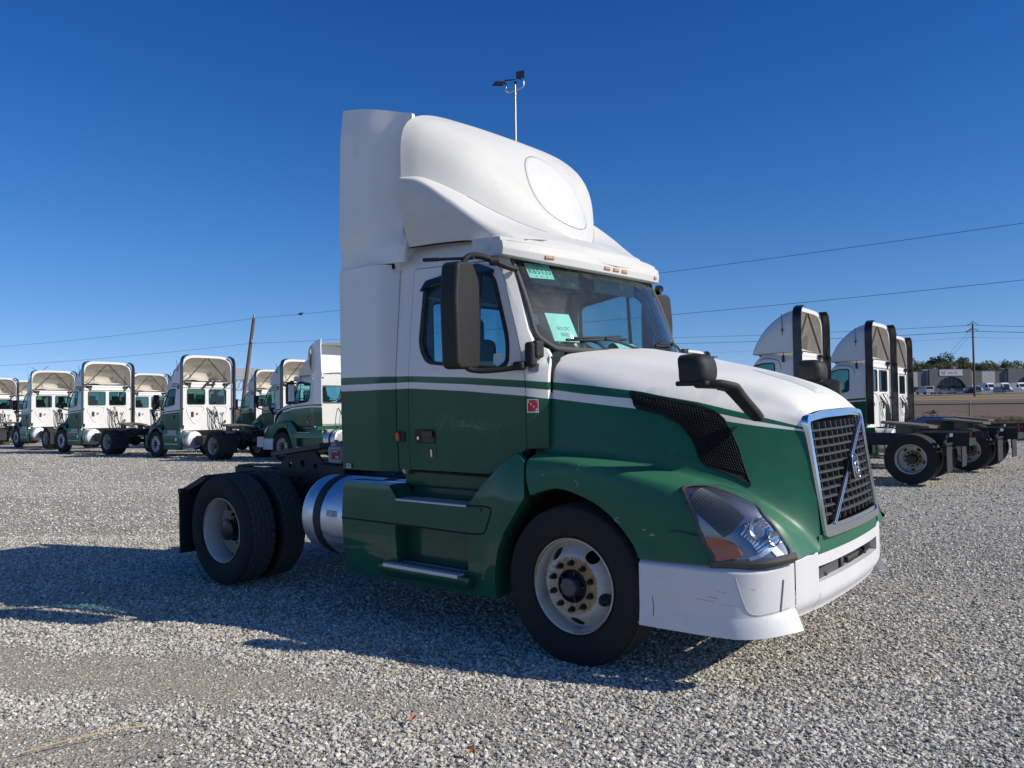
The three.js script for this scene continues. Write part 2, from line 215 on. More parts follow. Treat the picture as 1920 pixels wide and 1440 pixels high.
// ---------------------------------------------------------------- wheels: axle along z, outer side towards +z
const latheZ = (pts, n = 64) => { const g = new THREE.LatheGeometry(pts.map(p => new THREE.Vector2(...p)), n); return g.rotateX(Math.PI / 2); }; // (radius, z)
const W = {};
{
  const ribs = []; for (let i = 0; i <= 40; i++) { const z = lerp(-0.118, 0.118, i / 40), g = [0.19, 0.39, 0.61, 0.81].some(c => Math.abs(i / 40 - c) < 0.022) ? 0.010 : 0; ribs.push([0.511 - g - 0.006 * (z / 0.118) ** 4, z]); }
  const outer = [[0.300, 0.085], [0.303, 0.112], [0.325, 0.128], [0.37, 0.140], [0.42, 0.143], [0.455, 0.139], [0.475, 0.135], [0.490, 0.134], [0.500, 0.128], [0.505, 0.118]];
  const sideO = latheZ(outer, 96), sideI = latheZ(outer.map(p => [p[0], -p[1]]).reverse(), 64);
  W.tyre = merge(sideO, sideI); W.ribs = latheZ([...ribs].reverse(), 96); W.blocks = grid((u, v) => { const a = u * 2 * Math.PI, z = lerp(-0.119, 0.119, v), N = 44, ph = u * N, row = Math.min(4, Math.floor(v * 5)), zig = 0.16 * (Math.abs((ph * 2) % 2 - 1) - 0.5), e = v * 5 + (v > 0.08 && v < 0.92 ? zig : 0), f = e - Math.floor(e), pf = (ph + (row % 2) * 0.5) % 1; const gr = (f < 0.13 || f > 0.9) && v > 0.05 && v < 0.95 ? 0.013 : (pf < 0.14 ? (row === 0 || row === 4 ? 0.011 : 0.008) : 0), r = 0.511 - 0.007 * (z / 0.119) ** 4 - gr; return [r * Math.cos(a), r * Math.sin(a), z]; }, 528, 46);
  W.rim = latheZ([[0.270, -0.13], [0.300, -0.125], [0.303, -0.118], [0.285, -0.11], [0.277, -0.02], [0.277, 0.06], [0.288, 0.108], [0.302, 0.116], [0.3045, 0.124], [0.300, 0.129], [0.292, 0.124], [0.283, 0.105], [0.274, 0.068], [0.273, 0.0]]);
  const dishF = r => r > 0.186 ? 0.124 - 0.085 * sstep(0.186, 0.276, r) ** 1.2 : 0.124, dishR = r => r > 0.178 ? -0.085 + 0.045 * sstep(0.178, 0.26, r) : -0.085;
  const holes = Array.from({ length: 5 }, (_, k) => { const a = k * 1.2566 + 0.96, c = Math.cos(a), s = Math.sin(a); return circ(0, 0, 0.046, 24, 0.032).map(([t, q]) => [c * (0.229 + q) - s * t, s * (0.229 + q) + c * t]); });
  W.discF = panel(circ(0, 0, 0.274, 72), [circ(0, 0, 0.105, 32), ...holes], (x, y) => [x, y, dishF(Math.hypot(x, y))], { L: 0.03, depth: 0.012 });
  W.discR = panel(circ(0, 0, 0.258, 48), [circ(0, 0, 0.105, 32), ...holes], (x, y) => [x, y, dishR(Math.hypot(x, y))], { L: 0.04, depth: 0.012 });
  W.cap = latheZ([[0.066, 0.11], [0.064, 0.168], [0.055, 0.178], [0, 0.180]], 8); W.hubF = merge(latheZ([[0.106, 0.06], [0.106, 0.132], [0.098, 0.137], [0.092, 0.105], [0.07, 0.105], [0, 0.105]], 32), ...Array.from({ length: 5 }, (_, k) => bx(0.03, 0.012, 0.03, 0.084, 0, 0.125).rotateZ(k * 1.2566)));
  W.hubR = merge(latheZ([[0.104, -0.12], [0.104, -0.05], [0.085, -0.03], [0.08, 0.05], [0.1, 0.055], [0.1, 0.07], [0.05, 0.08], [0, 0.08]], 24));
  W.nut = merge(cyl(0.0205, 0.0205, 0.012, 0, 0, 0.006, 'z', 14), cyl(0.016, 0.015, 0.03, 0, 0, 0.022, 'z', 6), cyl(0.009, 0.009, 0.016, 0, 0, 0.04, 'z', 8));
}
function wheel(name, parent, at, { rear = false, rim = M.rimWhite, flip = false, blocks = false, nuts = true, inner = false } = {}) {
  const g = pivot(name, parent, at); if (flip) g.rotation.y = Math.PI;
  part('tyre', W.tyre, M.tyre, g); part('tread', blocks ? W.blocks : W.ribs, blocks ? M.treadBlocks : M.tread, g); part('rim', W.rim, rim, g);
  if (inner) return g;
  part('wheel_disc', rear ? W.discR : W.discF, rear && rim === M.rimWhite && blocks ? M.discRust : rim, g); part('hub', rear ? W.hubR : W.hubF, rear ? M.greasy : M.frame, g); if (!rear) part('hub_cap', W.cap, M.cap ||= std(lin(0.075, 0.078, 0.085), 0.45, 0.3), g);
  if (nuts) for (let k = 0; k < 10; k++) { const n = part('lug_nut', W.nut, M.greasy, g), a = k * 0.6283 + 0.31; n.position.set(0.146 * Math.cos(a), 0.146 * Math.sin(a), rear ? -0.085 : 0.124); }
  return g;
}
// ---------------------------------------------------------------- the white and green tractor unit in front (x forward, z to its right)
const T = thing('semi_truck', 'large white and green day cab truck in front with chrome grille and white bumper', 'truck', [0, 0, 0]);
T.rotation.set(0.0247, 0, -0.00743, 'ZXY');
T.userData.group = 'long nosed white and green trucks';
const doorFront = y => y < 1.82 ? -0.40 : y < 2.0 ? lerp(-0.40, -0.44, (y - 1.82) / 0.18) : lerp(-0.44, -0.64, (y - 2.0) / 0.6);
function cabZ(x, y) {
  let z = 1.10 - 0.02 * sstep(1.5, 1.1, y) - (y > 1.9 ? 0.075 * (y - 1.9) / 0.8 : 0);
  if (y > 2.69) z -= 0.8 * Math.pow(y - 2.69, 1.5);
  const f = x - doorFront(y) - 0.012; if (f > 0) z -= (y > 1.95 ? 0.62 : 0.42) * f + 1.2 * f * f;
  if (x < -1.45) z += 0.02 * sstep(-1.45, -1.62, x);
  return z;
}
const onCab = (h = 0) => (x, y) => [x, y, cabZ(x, y) + h];
const grow = (pts, k) => { const cx = pts.reduce((s, p) => s + p[0], 0) / pts.length, cy = pts.reduce((s, p) => s + p[1], 0) / pts.length; return pts.map(p => { const d = Math.hypot(p[0] - cx, p[1] - cy); return [cx + (p[0] - cx) * (1 + k / d), cy + (p[1] - cy) * (1 + k / d)]; }); };
const doorOutline = rounded([[-1.52, 1.165], [-0.735, 1.165], [-0.40, 1.352], [-0.40, 1.82], [-0.445, 2.02], [-0.635, 2.595], [-0.75, 2.665], [-1.50, 2.685]], [0.03, 0.05, 0.03, 0.1, 0.1, 0.09, 0.09, 0.03]);
const winOutline = rounded([[-1.385, 2.555], [-1.41, 2.10], [-1.33, 1.965], [-0.62, 1.892], [-0.545, 1.935], [-0.55, 2.10], [-0.70, 2.555], [-0.86, 2.625]], [0.035, 0.12, 0.12, 0.07, 0.06, 0.1, 0.07, 0.1]);
// cab shell
{
  const outline = [[-1.63, 1.165], [-0.72, 1.165], [-0.38, 1.355], [-0.265, 1.355], [-0.262, 1.95], [-0.30, 2.02], [-0.375, 2.06], [-0.42, 2.16], [-0.565, 2.60], [-0.60, 2.70], [-0.62, 2.80], [-0.8, 2.87], [-1.63, 2.90]];
  const side = panel(outline, [grow(doorOutline, 0.007)], onCab(), { L: 0.05, depth: 0.03 });
  const roof = grid((u, v) => { const x = lerp(-1.63, -0.5, u), s = lerp(-1, 1, v), z = s * 0.92; return [x, 2.87 + 0.09 * (1 - s * s) - 0.10 * sstep(-0.75, -0.5, x) * (1 - 0.3 * s * s), z]; }, 20, 24, 'xy');
  const shell = part('cab_shell', merge(both(side), roof), M.paint, T);
  pair('door_gap', panel(grow(doorOutline, 0.03), [grow(doorOutline, -0.05)], onCab(-0.028), { L: 0.06, depth: 0 }), M.dark, shell);
  // cowl corner between door and bonnet, and the sill under the cab
  part('cab_sill', merge(bx(1.2, 0.15, 2.02, -1.08, 1.095, 0, 0.03), bx(0.5, 0.13, 1.9, -0.45, 1.20, 0, 0.03)), M.greenIn, T);
  pair('cowl_filler', bx(0.05, 0.62, 0.1, -0.285, 1.66, 0.93), M.dark, T);
  pair('corner_gap', panel([[-1.66, 1.15], [-1.61, 1.15], [-1.61, 2.73], [-1.66, 2.73]], [], (x, y) => [x, y, cabZ(Math.max(x, -1.63), y) - 0.034], { L: 0.2, depth: 0 }), M.dark, T);
  const rearW = panel(rounded([[-1.08, 1.12], [1.08, 1.12], [1.06, 1.9], [1.0, 2.66], [0.9, 2.88], [-0.9, 2.88], [-1.0, 2.66], [-1.06, 1.9]], 0.05), [rect(-0.74, 1.93, 0.74, 2.48, 0.09)], (z, y) => [-1.63, y, z], { L: 0.2, depth: 0.03, dir: [1, 0, 0] });
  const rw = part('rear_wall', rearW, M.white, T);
  part('rear_window_glass', panel(rect(-0.735, 1.935, 0.735, 2.475, 0.08), [], (z, y) => [-1.62, y, z], { L: 0.3, depth: 0 }), M.sideGlass, rw);
  part('rear_window_seal', panel(rect(-0.77, 1.90, 0.77, 2.51, 0.1), [rect(-0.72, 1.95, 0.72, 2.46, 0.08)], (z, y) => [-1.636, y, z], { L: 0.3, depth: 0.01, dir: [1, 0, 0] }), M.seal, rw);
  part('cab_interior', merge(bx(1.3, 0.04, 1.95, -0.98, 1.2, 0), bx(0.9, 0.04, 1.6, -1.12, 2.77, 0, 0.015), bx(0.03, 0.75, 2.0, -1.585, 1.55, 0), bx(0.03, 0.22, 1.9, -1.585, 2.62, 0), bx(0.03, 0.56, 0.24, -1.585, 2.2, 0.88), bx(0.03, 0.56, 0.24, -1.585, 2.2, -0.88)), M.interior, T);
  part('overhead_console', bx(0.34, 0.16, 1.5, -0.80, 2.64, 0, 0.04), M.dash, T);
  part('sun_visor', merge(bx(0.02, 0.13, 0.62, -0.62, 2.59, 0.42, 0.008).rotateZ(0), bx(0.02, 0.13, 0.62, -0.62, 2.59, -0.42, 0.008)), M.interior, T);
  part('dashboard', merge(bx(0.42, 0.34, 1.86, -0.47, 1.80, 0, 0.07), bx(0.4, 0.10, 0.7, -0.42, 1.97, -0.45, 0.05)), M.dash, T);
  for (const z of [0.52, -0.52]) part('seat', merge(bx(0.52, 0.16, 0.52, -1.1, 1.50, z, 0.06), bx(0.14, 0.62, 0.5, -1.38, 1.86, z, 0.06), bx(0.11, 0.2, 0.28, -1.40, 2.24, z, 0.05), bx(0.4, 0.26, 0.4, -1.1, 1.33, z, 0.03)), M.seat, T);
  const sw = part('steering_wheel', merge(new THREE.TorusGeometry(0.225, 0.016, 8, 40).rotateY(Math.PI / 2).rotateZ(0.55).translate(-0.82, 1.98, -0.52), new THREE.TorusGeometry(0.2, 0.012, 6, 3).rotateY(Math.PI / 2).rotateZ(0.55).translate(-0.82, 1.98, -0.52), bar([-0.82, 1.98, -0.52], [-0.6, 1.82, -0.52], 0.03)), M.black, T);
}
// doors
for (const s of [1, -1]) {
  const M1 = g => s > 0 ? g : mirror(g);
  const d = part('door', M1(panel(doorOutline, [winOutline], onCab(0.001), { L: 0.05, depth: 0.035 })), M.paint, T);
  part('window_glass', M1(panel(grow(winOutline, -0.004), [], onCab(-0.018), { L: 0.08, depth: 0 })), M.sideGlass, d);
  part('window_seal', M1(panel(grow(winOutline, 0.012), [grow(winOutline, -0.026)], onCab(0.004), { L: 0.05, depth: 0.022 })), M.black, d);
  part('window_divider', M1(panel([[-0.865, 1.93], [-0.83, 1.925], [-0.835, 2.62], [-0.862, 2.62]], [], onCab(-0.012), { L: 0.1, depth: 0.01 })), M.black, d);
  part('rain_guard', M1(panel(rounded([[-1.40, 2.50], [-1.37, 2.585], [-0.86, 2.662], [-0.70, 2.60], [-0.72, 2.55], [-0.87, 2.60], [-1.34, 2.53]], 0.015), [], (x, y) => [x, y, cabZ(x, y) + 0.012 + 0.03 * sstep(2.6, 2.5, y)], { L: 0.05, depth: 0.02 })), M.blackGloss, d);
  const h = part('door_handle', M1(panel(rect(-1.455, 1.365, -1.245, 1.472, 0.02), [], onCab(0.006), { L: 0.1, depth: 0.01 })), M.black, d);
  part('grip', M1(merge(panel(rect(-1.38, 1.415, -1.262, 1.458, 0.012), [], onCab(0.022), { L: 0.1, depth: 0.02 }), panel(rect(-1.38, 1.375, -1.262, 1.41, 0.008), [], onCab(0.008), { L: 0.1, depth: 0 }))), M.blackGloss, h);
  part('lock', M1(cyl(0.013, 0.013, 0.012, -1.42, 1.405, cabZ(-1.42, 1.405) + 0.008, 'z', 16)), M.chrome, h);
  const c = part('grab_recess', M1(panel(rect(-1.46, 1.255, -1.245, 1.335, 0.01), [rect(-1.445, 1.268, -1.30, 1.322, 0.006)], onCab(0.004), { L: 0.1, depth: 0.006 })), M.greenIn, d);
  part('latch', M1(panel(rect(-1.305, 1.268, -1.288, 1.322, 0.004), [], onCab(0.008), { L: 0.1, depth: 0.008 })), M.chrome, c);
  const ml = part('side_marker', M1(panel(rect(-1.635, 1.372, -1.55, 1.455, 0.018), [], onCab(0.010), { L: 0.1, depth: 0.012 })), M.black, T);
  part('lamp', M1(panel(rect(-1.628, 1.382, -1.597, 1.445, 0.01), [], onCab(0.024), { L: 0.1, depth: 0.014 })), M.amber, ml);
}
// windscreen
const wsP = (s, t0) => { const t = lerp(0.13 * sstep(0.84, 1, Math.abs(s)) ** 2, 1, t0), k = 1 - Math.pow(Math.abs(s), 2.5), bxx = -0.365 + 0.255 * k, txx = -0.60 + 0.175 * k; return [lerp(bxx, txx, t) + 0.02 * Math.sin(Math.PI * t), lerp(2.035 - 0.03 * k, 2.675, t), s * lerp(0.992, 0.972, t)]; };
{
  const ws = part('windscreen', grid((u, v) => wsP(lerp(-1, 1, u), v), 48, 14), M.glass, T);
  const edge = []; for (let i = 0; i <= 40; i++) edge.push(wsP(lerp(-0.985, 0.985, i / 40), 0.0)); for (let i = 1; i <= 12; i++) edge.push(wsP(1, 0.02 + i / 12 * 0.96)); for (let i = 0; i <= 40; i++) edge.push(wsP(lerp(0.985, -0.985, i / 40), 1)); for (let i = 1; i < 12; i++) edge.push(wsP(-1, 1 - i / 12 * 0.96));
  part('rubber_seal', tube(edge, 0.019, 260, 8, true), M.seal, ws);
  const dust = canvas(1024, 512, (x, w, h) => { x.fillStyle = '#060606'; x.fillRect(0, 0, w, h); { const g = x.createRadialGradient(w * 0.10, h * 0.75, 10, w * 0.10, h * 0.75, w * 0.22); g.addColorStop(0, 'rgba(255,255,255,0.16)'); g.addColorStop(1, 'rgba(255,255,255,0)'); x.fillStyle = g; x.fillRect(0, 0, w, h); } for (let i = 0; i < 900; i++) { x.fillStyle = `rgba(255,255,255,${0.022 * rnd()})`; x.beginPath(); x.arc(rnd() * w, rnd() * h, rr(2, 26), 0, 7); x.fill(); } x.fillStyle = 'rgba(8,8,8,0.75)'; for (const [cx, r] of [[0.36, 0.38], [0.78, 0.36]]) { x.beginPath(); x.ellipse(cx * w, h * 1.02, r * w * 0.72, h * 0.86, 0, Math.PI, 2 * Math.PI); x.fill(); } for (let i = 0; i < 1500; i++) { x.fillStyle = `rgba(255,255,255,${0.5 * rnd()})`; const s = rr(0.5, 1.6); x.fillRect(rnd() * w, rnd() * h, s, s); } }, false);
  part('dust_film', grid((u, v) => { const p = wsP(lerp(0.99, -0.99, u), lerp(0.01, 0.99, v)); return [p[0] + 0.004, p[1], p[2]]; }, 40, 12), std(lin(0.6, 0.62, 0.6), 1, 0, { transparent: true, alphaMap: dust, opacity: 0.9, depthWrite: false }), ws);
  for (const [z0, z1, y] of [[0.42, 0.14, 0.08], [-0.28, -0.62, 0.08]]) {
    // wiper: arm from the cowl and blade lying on the glass
    const w = pivot('wiper', T), at = (z, t, o = 0.03) => { const p = wsP(z / 0.98, t); return [p[0] + o, p[1] + 0.01, p[2]]; };
    const a = z0 > 0 ? [[0.02, -0.02, 0.05], [0.38, 0.10, 0.045], [0.48, 0.125, 0.04]] : [[-0.86, -0.01, 0.05], [-0.62, 0.09, 0.045], [-0.5, 0.11, 0.04]];
    part('arm', tube(a.map(p => at(...p)), 0.010, 20, 6), M.black, w);
    const b0 = z0 > 0 ? 0.80 : -0.18, b1 = z0 > 0 ? 0.22 : -0.66;
    part('blade', merge(tube(Array.from({ length: 8 }, (_, i) => at(lerp(b0, b1, i / 7), 0.085 + 0.05 * i / 7 * (z0 > 0 ? 1 : 0.4), 0.022)), 0.010, 24, 6), tube(Array.from({ length: 5 }, (_, i) => at(lerp(b0 * 0.92 + b1 * 0.08, b0 * 0.15 + b1 * 0.85, i / 4), 0.11 + 0.05 * i / 4 * (z0 > 0 ? 1 : 0.4), 0.04)), 0.007, 16, 5)), M.black, w);
  }
}
// sun visor over the windscreen, with marker lights
{
  const plan = s => { const a = Math.abs(s); return [-0.575 + 0.225 * (1 - Math.pow(a, 2.8)), 1.10 * s]; };
  const prof = [[-0.05, -0.005], [0, 0], [0.012, 0.05], [0.0, 0.115], [-0.035, 0.165], [-0.12, 0.19], [-0.36, 0.10]];
  const vz = (s, t) => { const i = Math.min(prof.length - 2, Math.floor(t * (prof.length - 1))), f = t * (prof.length - 1) - i, ff = f * f * (3 - 2 * f) * 0.4 + f * 0.6; const [px, pz] = plan(s), a = Math.abs(s), dx = lerp(prof[i][0], prof[i + 1][0], ff), dy = lerp(prof[i][1], prof[i + 1][1], ff); return [px + dx * (1 - 0.25 * a ** 6), 2.628 + 0.058 * Math.pow(a, 3) + dy * (1 - 0.12 * a ** 5) - 0.02 * a * a * (t > 0.5 ? 1 : 0), pz * (1 - 0.05 * sstep(0.55, 1, t))]; };
  const ends = both(grid((u, v) => { const t = lerp(0.14, 0.72, u), p = vz(1, t), q = [-0.87, lerp(2.69, 2.83, u), 1.075]; return [lerp(p[0], q[0], v), lerp(p[1], q[1], v), lerp(p[2], q[2], v)]; }, 14, 6));
  const topE = both(grid((u, v) => { const t = lerp(0.72, 1, u), p = vz(1, t), q = [-0.87, lerp(2.83, 2.74, u), 1.075 - 0.02 * u]; return [lerp(p[0], q[0], v), lerp(p[1], q[1], v), lerp(p[2], q[2], v)]; }, 6, 6));
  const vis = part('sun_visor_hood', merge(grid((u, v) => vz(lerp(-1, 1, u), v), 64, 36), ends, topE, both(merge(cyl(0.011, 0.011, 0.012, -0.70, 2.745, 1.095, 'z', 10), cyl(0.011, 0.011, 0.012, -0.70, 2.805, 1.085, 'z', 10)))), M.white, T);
  for (const s of [0.69, 0.115, 0, -0.115, -0.69]) {
    const [px, pz] = plan(s), yaw = Math.atan2(plan(s + 0.01)[0] - plan(s - 0.01)[0], plan(s + 0.01)[1] - plan(s - 0.01)[1]);
    const m = part('marker_light', merge(bx(0.014, 0.027, 0.085, 0, 0, 0, 0.004)), M.amberDim, vis); m.position.set(px + 0.006, 2.662 + 0.058 * Math.abs(s) ** 3, pz); m.rotation.y = yaw;
    part('lamp_cells', merge(...[-0.027, -0.009, 0.009, 0.027].map(q => bx(0.006, 0.013, 0.012, 0.008, 0, q))), M.cells, m);
  }
}
// roof fairing
const cr = l => new THREE.CatmullRomCurve3(l.map(p => V(...p)), false, 'centripetal');
const crown = cr([[-1.47, 3.935, 0], [-1.28, 3.85, 0], [-1.11, 3.705, 0], [-0.975, 3.52, 0], [-0.875, 3.35, 0], [-0.775, 3.18, 0], [-0.675, 3.0, 0], [-0.625, 2.92, 0]]), ridge = cr([[-1.47, 3.36, 1.185], [-1.345, 3.355, 1.105], [-1.14, 3.24, 0.915], [-0.985, 3.11, 0.69], [-0.86, 3.02, 0.48], [-0.735, 2.955, 0.27], [-0.66, 2.93, 0.12], [-0.625, 2.92, 0.0]]), foot = cr([[-1.50, 2.85, 1.085], [-1.18, 2.845, 1.075], [-0.90, 2.83, 1.04], [-0.68, 2.78, 0.96], [-0.48, 2.72, 0.68], [-0.36, 2.70, 0.34], [-0.33, 2.69, 0.0]]);
const FU = (u, v) => { const c = crown.getPoint(u), r = ridge.getPoint(u), n = lerp(4.6, 2.0, sstep(0, 0.7, u)), a = v * Math.PI / 2, s = Math.sin(a) ** (2 / n), k = Math.cos(a) ** (2 / n); return [lerp(c.x, r.x, s * s), r.y + (c.y - r.y) * k, r.z * s]; };
const shoulder = cr([[-1.47, 3.352, 1.205], [-1.30, 3.315, 1.17], [-1.07, 3.165, 1.115], [-0.87, 3.015, 1.04], [-0.69, 2.905, 0.90], [-0.52, 2.855, 0.62], [-0.43, 2.83, 0.31], [-0.40, 2.82, 0.0]]);
const FL = (u, v) => { const r = ridge.getPoint(u), h = shoulder.getPoint(u), f = foot.getPoint(u); if (v < 0.2) { const t = v / 0.2, b = 0.018 * Math.sin(Math.PI * t) * sstep(0.1, 0.5, u); return [lerp(r.x, h.x, t), lerp(r.y, h.y, t) + b - 0.004 * t, lerp(r.z, h.z, t)]; } const t = (v - 0.2) / 0.8, e = V(f.x - r.x, 0, f.z - r.z + 0.25 * (1 - u)).normalize(), b = 0.03 * Math.sin(Math.PI * t ** 0.7); return [lerp(h.x, f.x, t) + e.x * b, lerp(h.y - 0.004, f.y, t), lerp(h.z, f.z, t) + e.z * b]; };
{
  const upper = grid((u, v) => FU(u, v), 70, 44), lower = grid((u, v) => FL(u, v), 70, 30);
  const back = both(grid((u, v) => { const p = u < 0.7 ? FU(0, u / 0.7) : FL(0, (u - 0.7) / 0.3); return [p[0] - 0.03 * v, p[1] - 0.02 * v, p[2] * (1 - 0.03 * v)]; }, 50, 1));
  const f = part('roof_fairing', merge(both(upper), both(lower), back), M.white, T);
  // pale round cover on the nose, laid onto the fairing along its own axis
  const target = new THREE.Mesh(merge(both(upper)), new THREE.MeshBasicMaterial({ side: THREE.DoubleSide })), rc = new THREE.Raycaster(), ax = V(Math.cos(0.55), Math.sin(0.55), 0), up = V(-Math.sin(0.55), Math.cos(0.55), 0), cc = V(-0.88, 3.36, 0);
  const on = (r, t, h) => { const o = cc.clone().addScaledVector(up, r * 0.375 * Math.cos(t)).add(V(0, 0, r * 0.335 * Math.sin(t))).addScaledVector(ax, 1.5); rc.set(o, ax.clone().negate()); const q = rc.intersectObject(target)[0]; const p = q ? q.point : o.addScaledVector(ax, -1.5); return [p.x + ax.x * h, p.y + ax.y * h, p.z]; };
  part('round_cover', grid((u, v) => on(Math.min(1, u * 1.06), v * 6.2832, u > 0.97 ? -0.004 : 0.006), 14, 64), M.cover = phys(lin(0.72, 0.71, 0.68), 0.5, { roughnessMap: roughTex }), f);
  part('cover_edge', grid((u, v) => on(lerp(1.0, 1.018, u), v * 6.2832, 0.0025), 1, 64), M.satin, f);
  pair('base_gap', tube([[-1.5, 2.852, 1.075], [-1.28, 2.847, 1.068], [-1.05, 2.84, 1.05], [-0.88, 2.832, 1.025]], 0.009, 20, 6), M.dark, f);
  pair('bubble_seam', tube(Array.from({ length: 24 }, (_, i) => { const p = FL(0.32 + 0.678 * i / 23, 0.0); return [p[0], p[1] + 0.002, p[2]]; }), 0.0035, 50, 5), M.satin, f);
}
part('fairing_bulkhead', panel(rounded([[-1.125, 2.68], [1.125, 2.68], [1.125, 2.85], [1.10, 3.3], [1.06, 3.72], [0.94, 3.84], [-0.94, 3.84], [-1.06, 3.72], [-1.10, 3.3], [-1.125, 2.85]], 0.02), [], (z, y) => [-1.53 - 0.08 * sstep(2.9, 2.72, y), y, z], { L: 0.1, depth: 0 }), M.whiteShaded, T);
// side extenders behind the cab: an open box of thin plate
for (const s of [1, -1]) {
  const M1 = g => s > 0 ? g : mirror(g);
  const exZ = (x, y) => { const k = sstep(-1.47, -1.98, x), lowr = sstep(2.86, 3.02, y); return lerp(lerp(1.115, 1.185, k), lerp(1.065, 1.205, k), lowr) - 0.02 * sstep(3.75, 4.0, y); };
  const ex = part('side_extender', M1(panel(rounded([[-1.525, 2.742], [-2.175, 2.738], [-2.155, 3.3], [-2.118, 4.005], [-1.78, 3.955], [-1.468, 3.875], [-1.485, 3.3]], [0.01, 0.01, 0.01, 0.02, 0.4, 0.02, 0.01]), [], (x, y) => [x, y, exZ(x, y)], { L: 0.045, depth: 0.03 })), M.whiteShaded, T);
  part('split_backing', M1(bx(0.50, 0.06, 0.012, -1.90, 2.732, 1.10)), M.dark, ex);
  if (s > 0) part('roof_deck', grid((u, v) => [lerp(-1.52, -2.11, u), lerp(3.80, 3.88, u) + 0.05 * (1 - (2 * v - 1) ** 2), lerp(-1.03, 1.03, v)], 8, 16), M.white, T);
  const low = (x, y) => { const k = sstep(-1.78, -1.62, x), c = cabZ(Math.max(-1.63, x), y) - 0.004; return [x, y, lerp(1.205 - 0.012 * sstep(1.6, 1.15, y), c, k * k)]; };
  const lowX = [[-2.185, 1.15], [-1.639, 1.15], [-1.639, 1.9], [-1.639, 2.45], [-1.639, 2.733], [-2.175, 2.733], [-2.18, 1.9]];
  const le = part('lower_side_extender', M1(panel(rounded(lowX, 0.012), [], low, { L: 0.06, depth: 0.025 })), M.paint, T);
  for (const y of [2.3, 1.4]) part('strut', M1(bar([-1.63, y, 0.99], [-2.1, y, 1.17], 0.015)), M.frame, le);
}
// bonnet with its front wings
const HOOD = net([
  [[-.06, 2.04, 0], [.14, 1.995, 0], [.42, 1.932, 0], [.69, 1.868, 0], [.96, 1.79, 0], [1.13, 1.725, 0], [1.235, 1.66, 0], [1.30, 1.588, 0]],
  [[-.14, 2.035, .34], [.14, 1.99, .34], [.42, 1.928, .33], [.69, 1.864, .32], [.95, 1.788, .31], [1.12, 1.723, .31], [1.225, 1.658, .31], [1.29, 1.585, .31]],
  [[-.24, 2.01, .70], [.1, 1.955, .67], [.4, 1.895, .62], [.69, 1.83, .57], [.92, 1.765, .52], [1.08, 1.71, .49], [1.19, 1.65, .475], [1.28, 1.572, .47]],
  [[-.28, 1.95, .88], [.06, 1.885, .84], [.35, 1.82, .78], [.64, 1.75, .71], [.86, 1.69, .645], [1.02, 1.65, .60], [1.15, 1.605, .56], [1.262, 1.55, .535]],
  [[-.29, 1.87, .96], [.05, 1.79, .93], [.34, 1.725, .88], [.62, 1.65, .81], [.84, 1.60, .745], [1.0, 1.57, .68], [1.15, 1.535, .605], [1.272, 1.495, .55]],
  [[-.30, 1.70, .985], [.04, 1.63, .965], [.33, 1.57, .93], [.6, 1.51, .87], [.83, 1.46, .80], [1.0, 1.42, .725], [1.17, 1.38, .635], [1.30, 1.34, .555]],
  [[-.31, 1.48, 1.0], [.03, 1.43, .985], [.33, 1.385, .96], [.6, 1.34, .915], [.83, 1.29, .845], [1.02, 1.24, .76], [1.2, 1.17, .655], [1.340, 1.08, .56]],
  [[-.32, 1.35, 1.01], [.02, 1.33, 1.0], [.33, 1.295, .98], [.6, 1.245, .945], [.84, 1.185, .88], [1.06, 1.09, .79], [1.25, .95, .69], [1.368, .80, .60]],
  [[-.325, 1.325, 1.05], [.02, 1.31, 1.045], [.33, 1.275, 1.035], [.61, 1.228, 1.005], [.85, 1.165, .945], [1.08, 1.06, .865], [1.26, .92, .785], [1.36, .78, .73]],
  [[-.33, 1.312, 1.11], [.01, 1.30, 1.115], [.33, 1.262, 1.105], [.62, 1.212, 1.075], [.86, 1.16, 1.02], [1.07, 1.08, .955], [1.23, .965, .89], [1.335, .77, .86]],
  [[-.335, 1.285, 1.165], [0, 1.285, 1.172], [.33, 1.24, 1.168], [.6, 1.185, 1.15], [.82, 1.13, 1.115], [1.03, 1.04, 1.055], [1.17, .93, 1.0], [1.27, .755, .985]],
  [[-.335, 1.22, 1.192], [0, 1.245, 1.197], [.3, 1.195, 1.195], [.56, 1.12, 1.185], [.78, 1.04, 1.165], [.96, .94, 1.13], [1.1, .85, 1.085], [1.17, .745, 1.075]],
  [[-.325, 1.14, 1.2], [-.05, 1.19, 1.203], [.2, 1.135, 1.203], [.43, 1.05, 1.2], [.63, .95, 1.19], [.78, .87, 1.175], [.89, .80, 1.16], [.95, .74, 1.155]],
  [[-.31, 1.09, 1.2], [-.08, 1.14, 1.203], [.14, 1.09, 1.203], [.32, 1.01, 1.2], [.47, .91, 1.197], [.58, .84, 1.19], [.66, .79, 1.187], [.72, .737, 1.18]],
  [[-.30, 1.06, 1.2], [-.1, 1.115, 1.2], [.08, 1.085, 1.2], [.25, 1.015, 1.2], [.36, .93, 1.2], [.43, .86, 1.2], [.48, .79, 1.2], [.50, .735, 1.2]],
]);
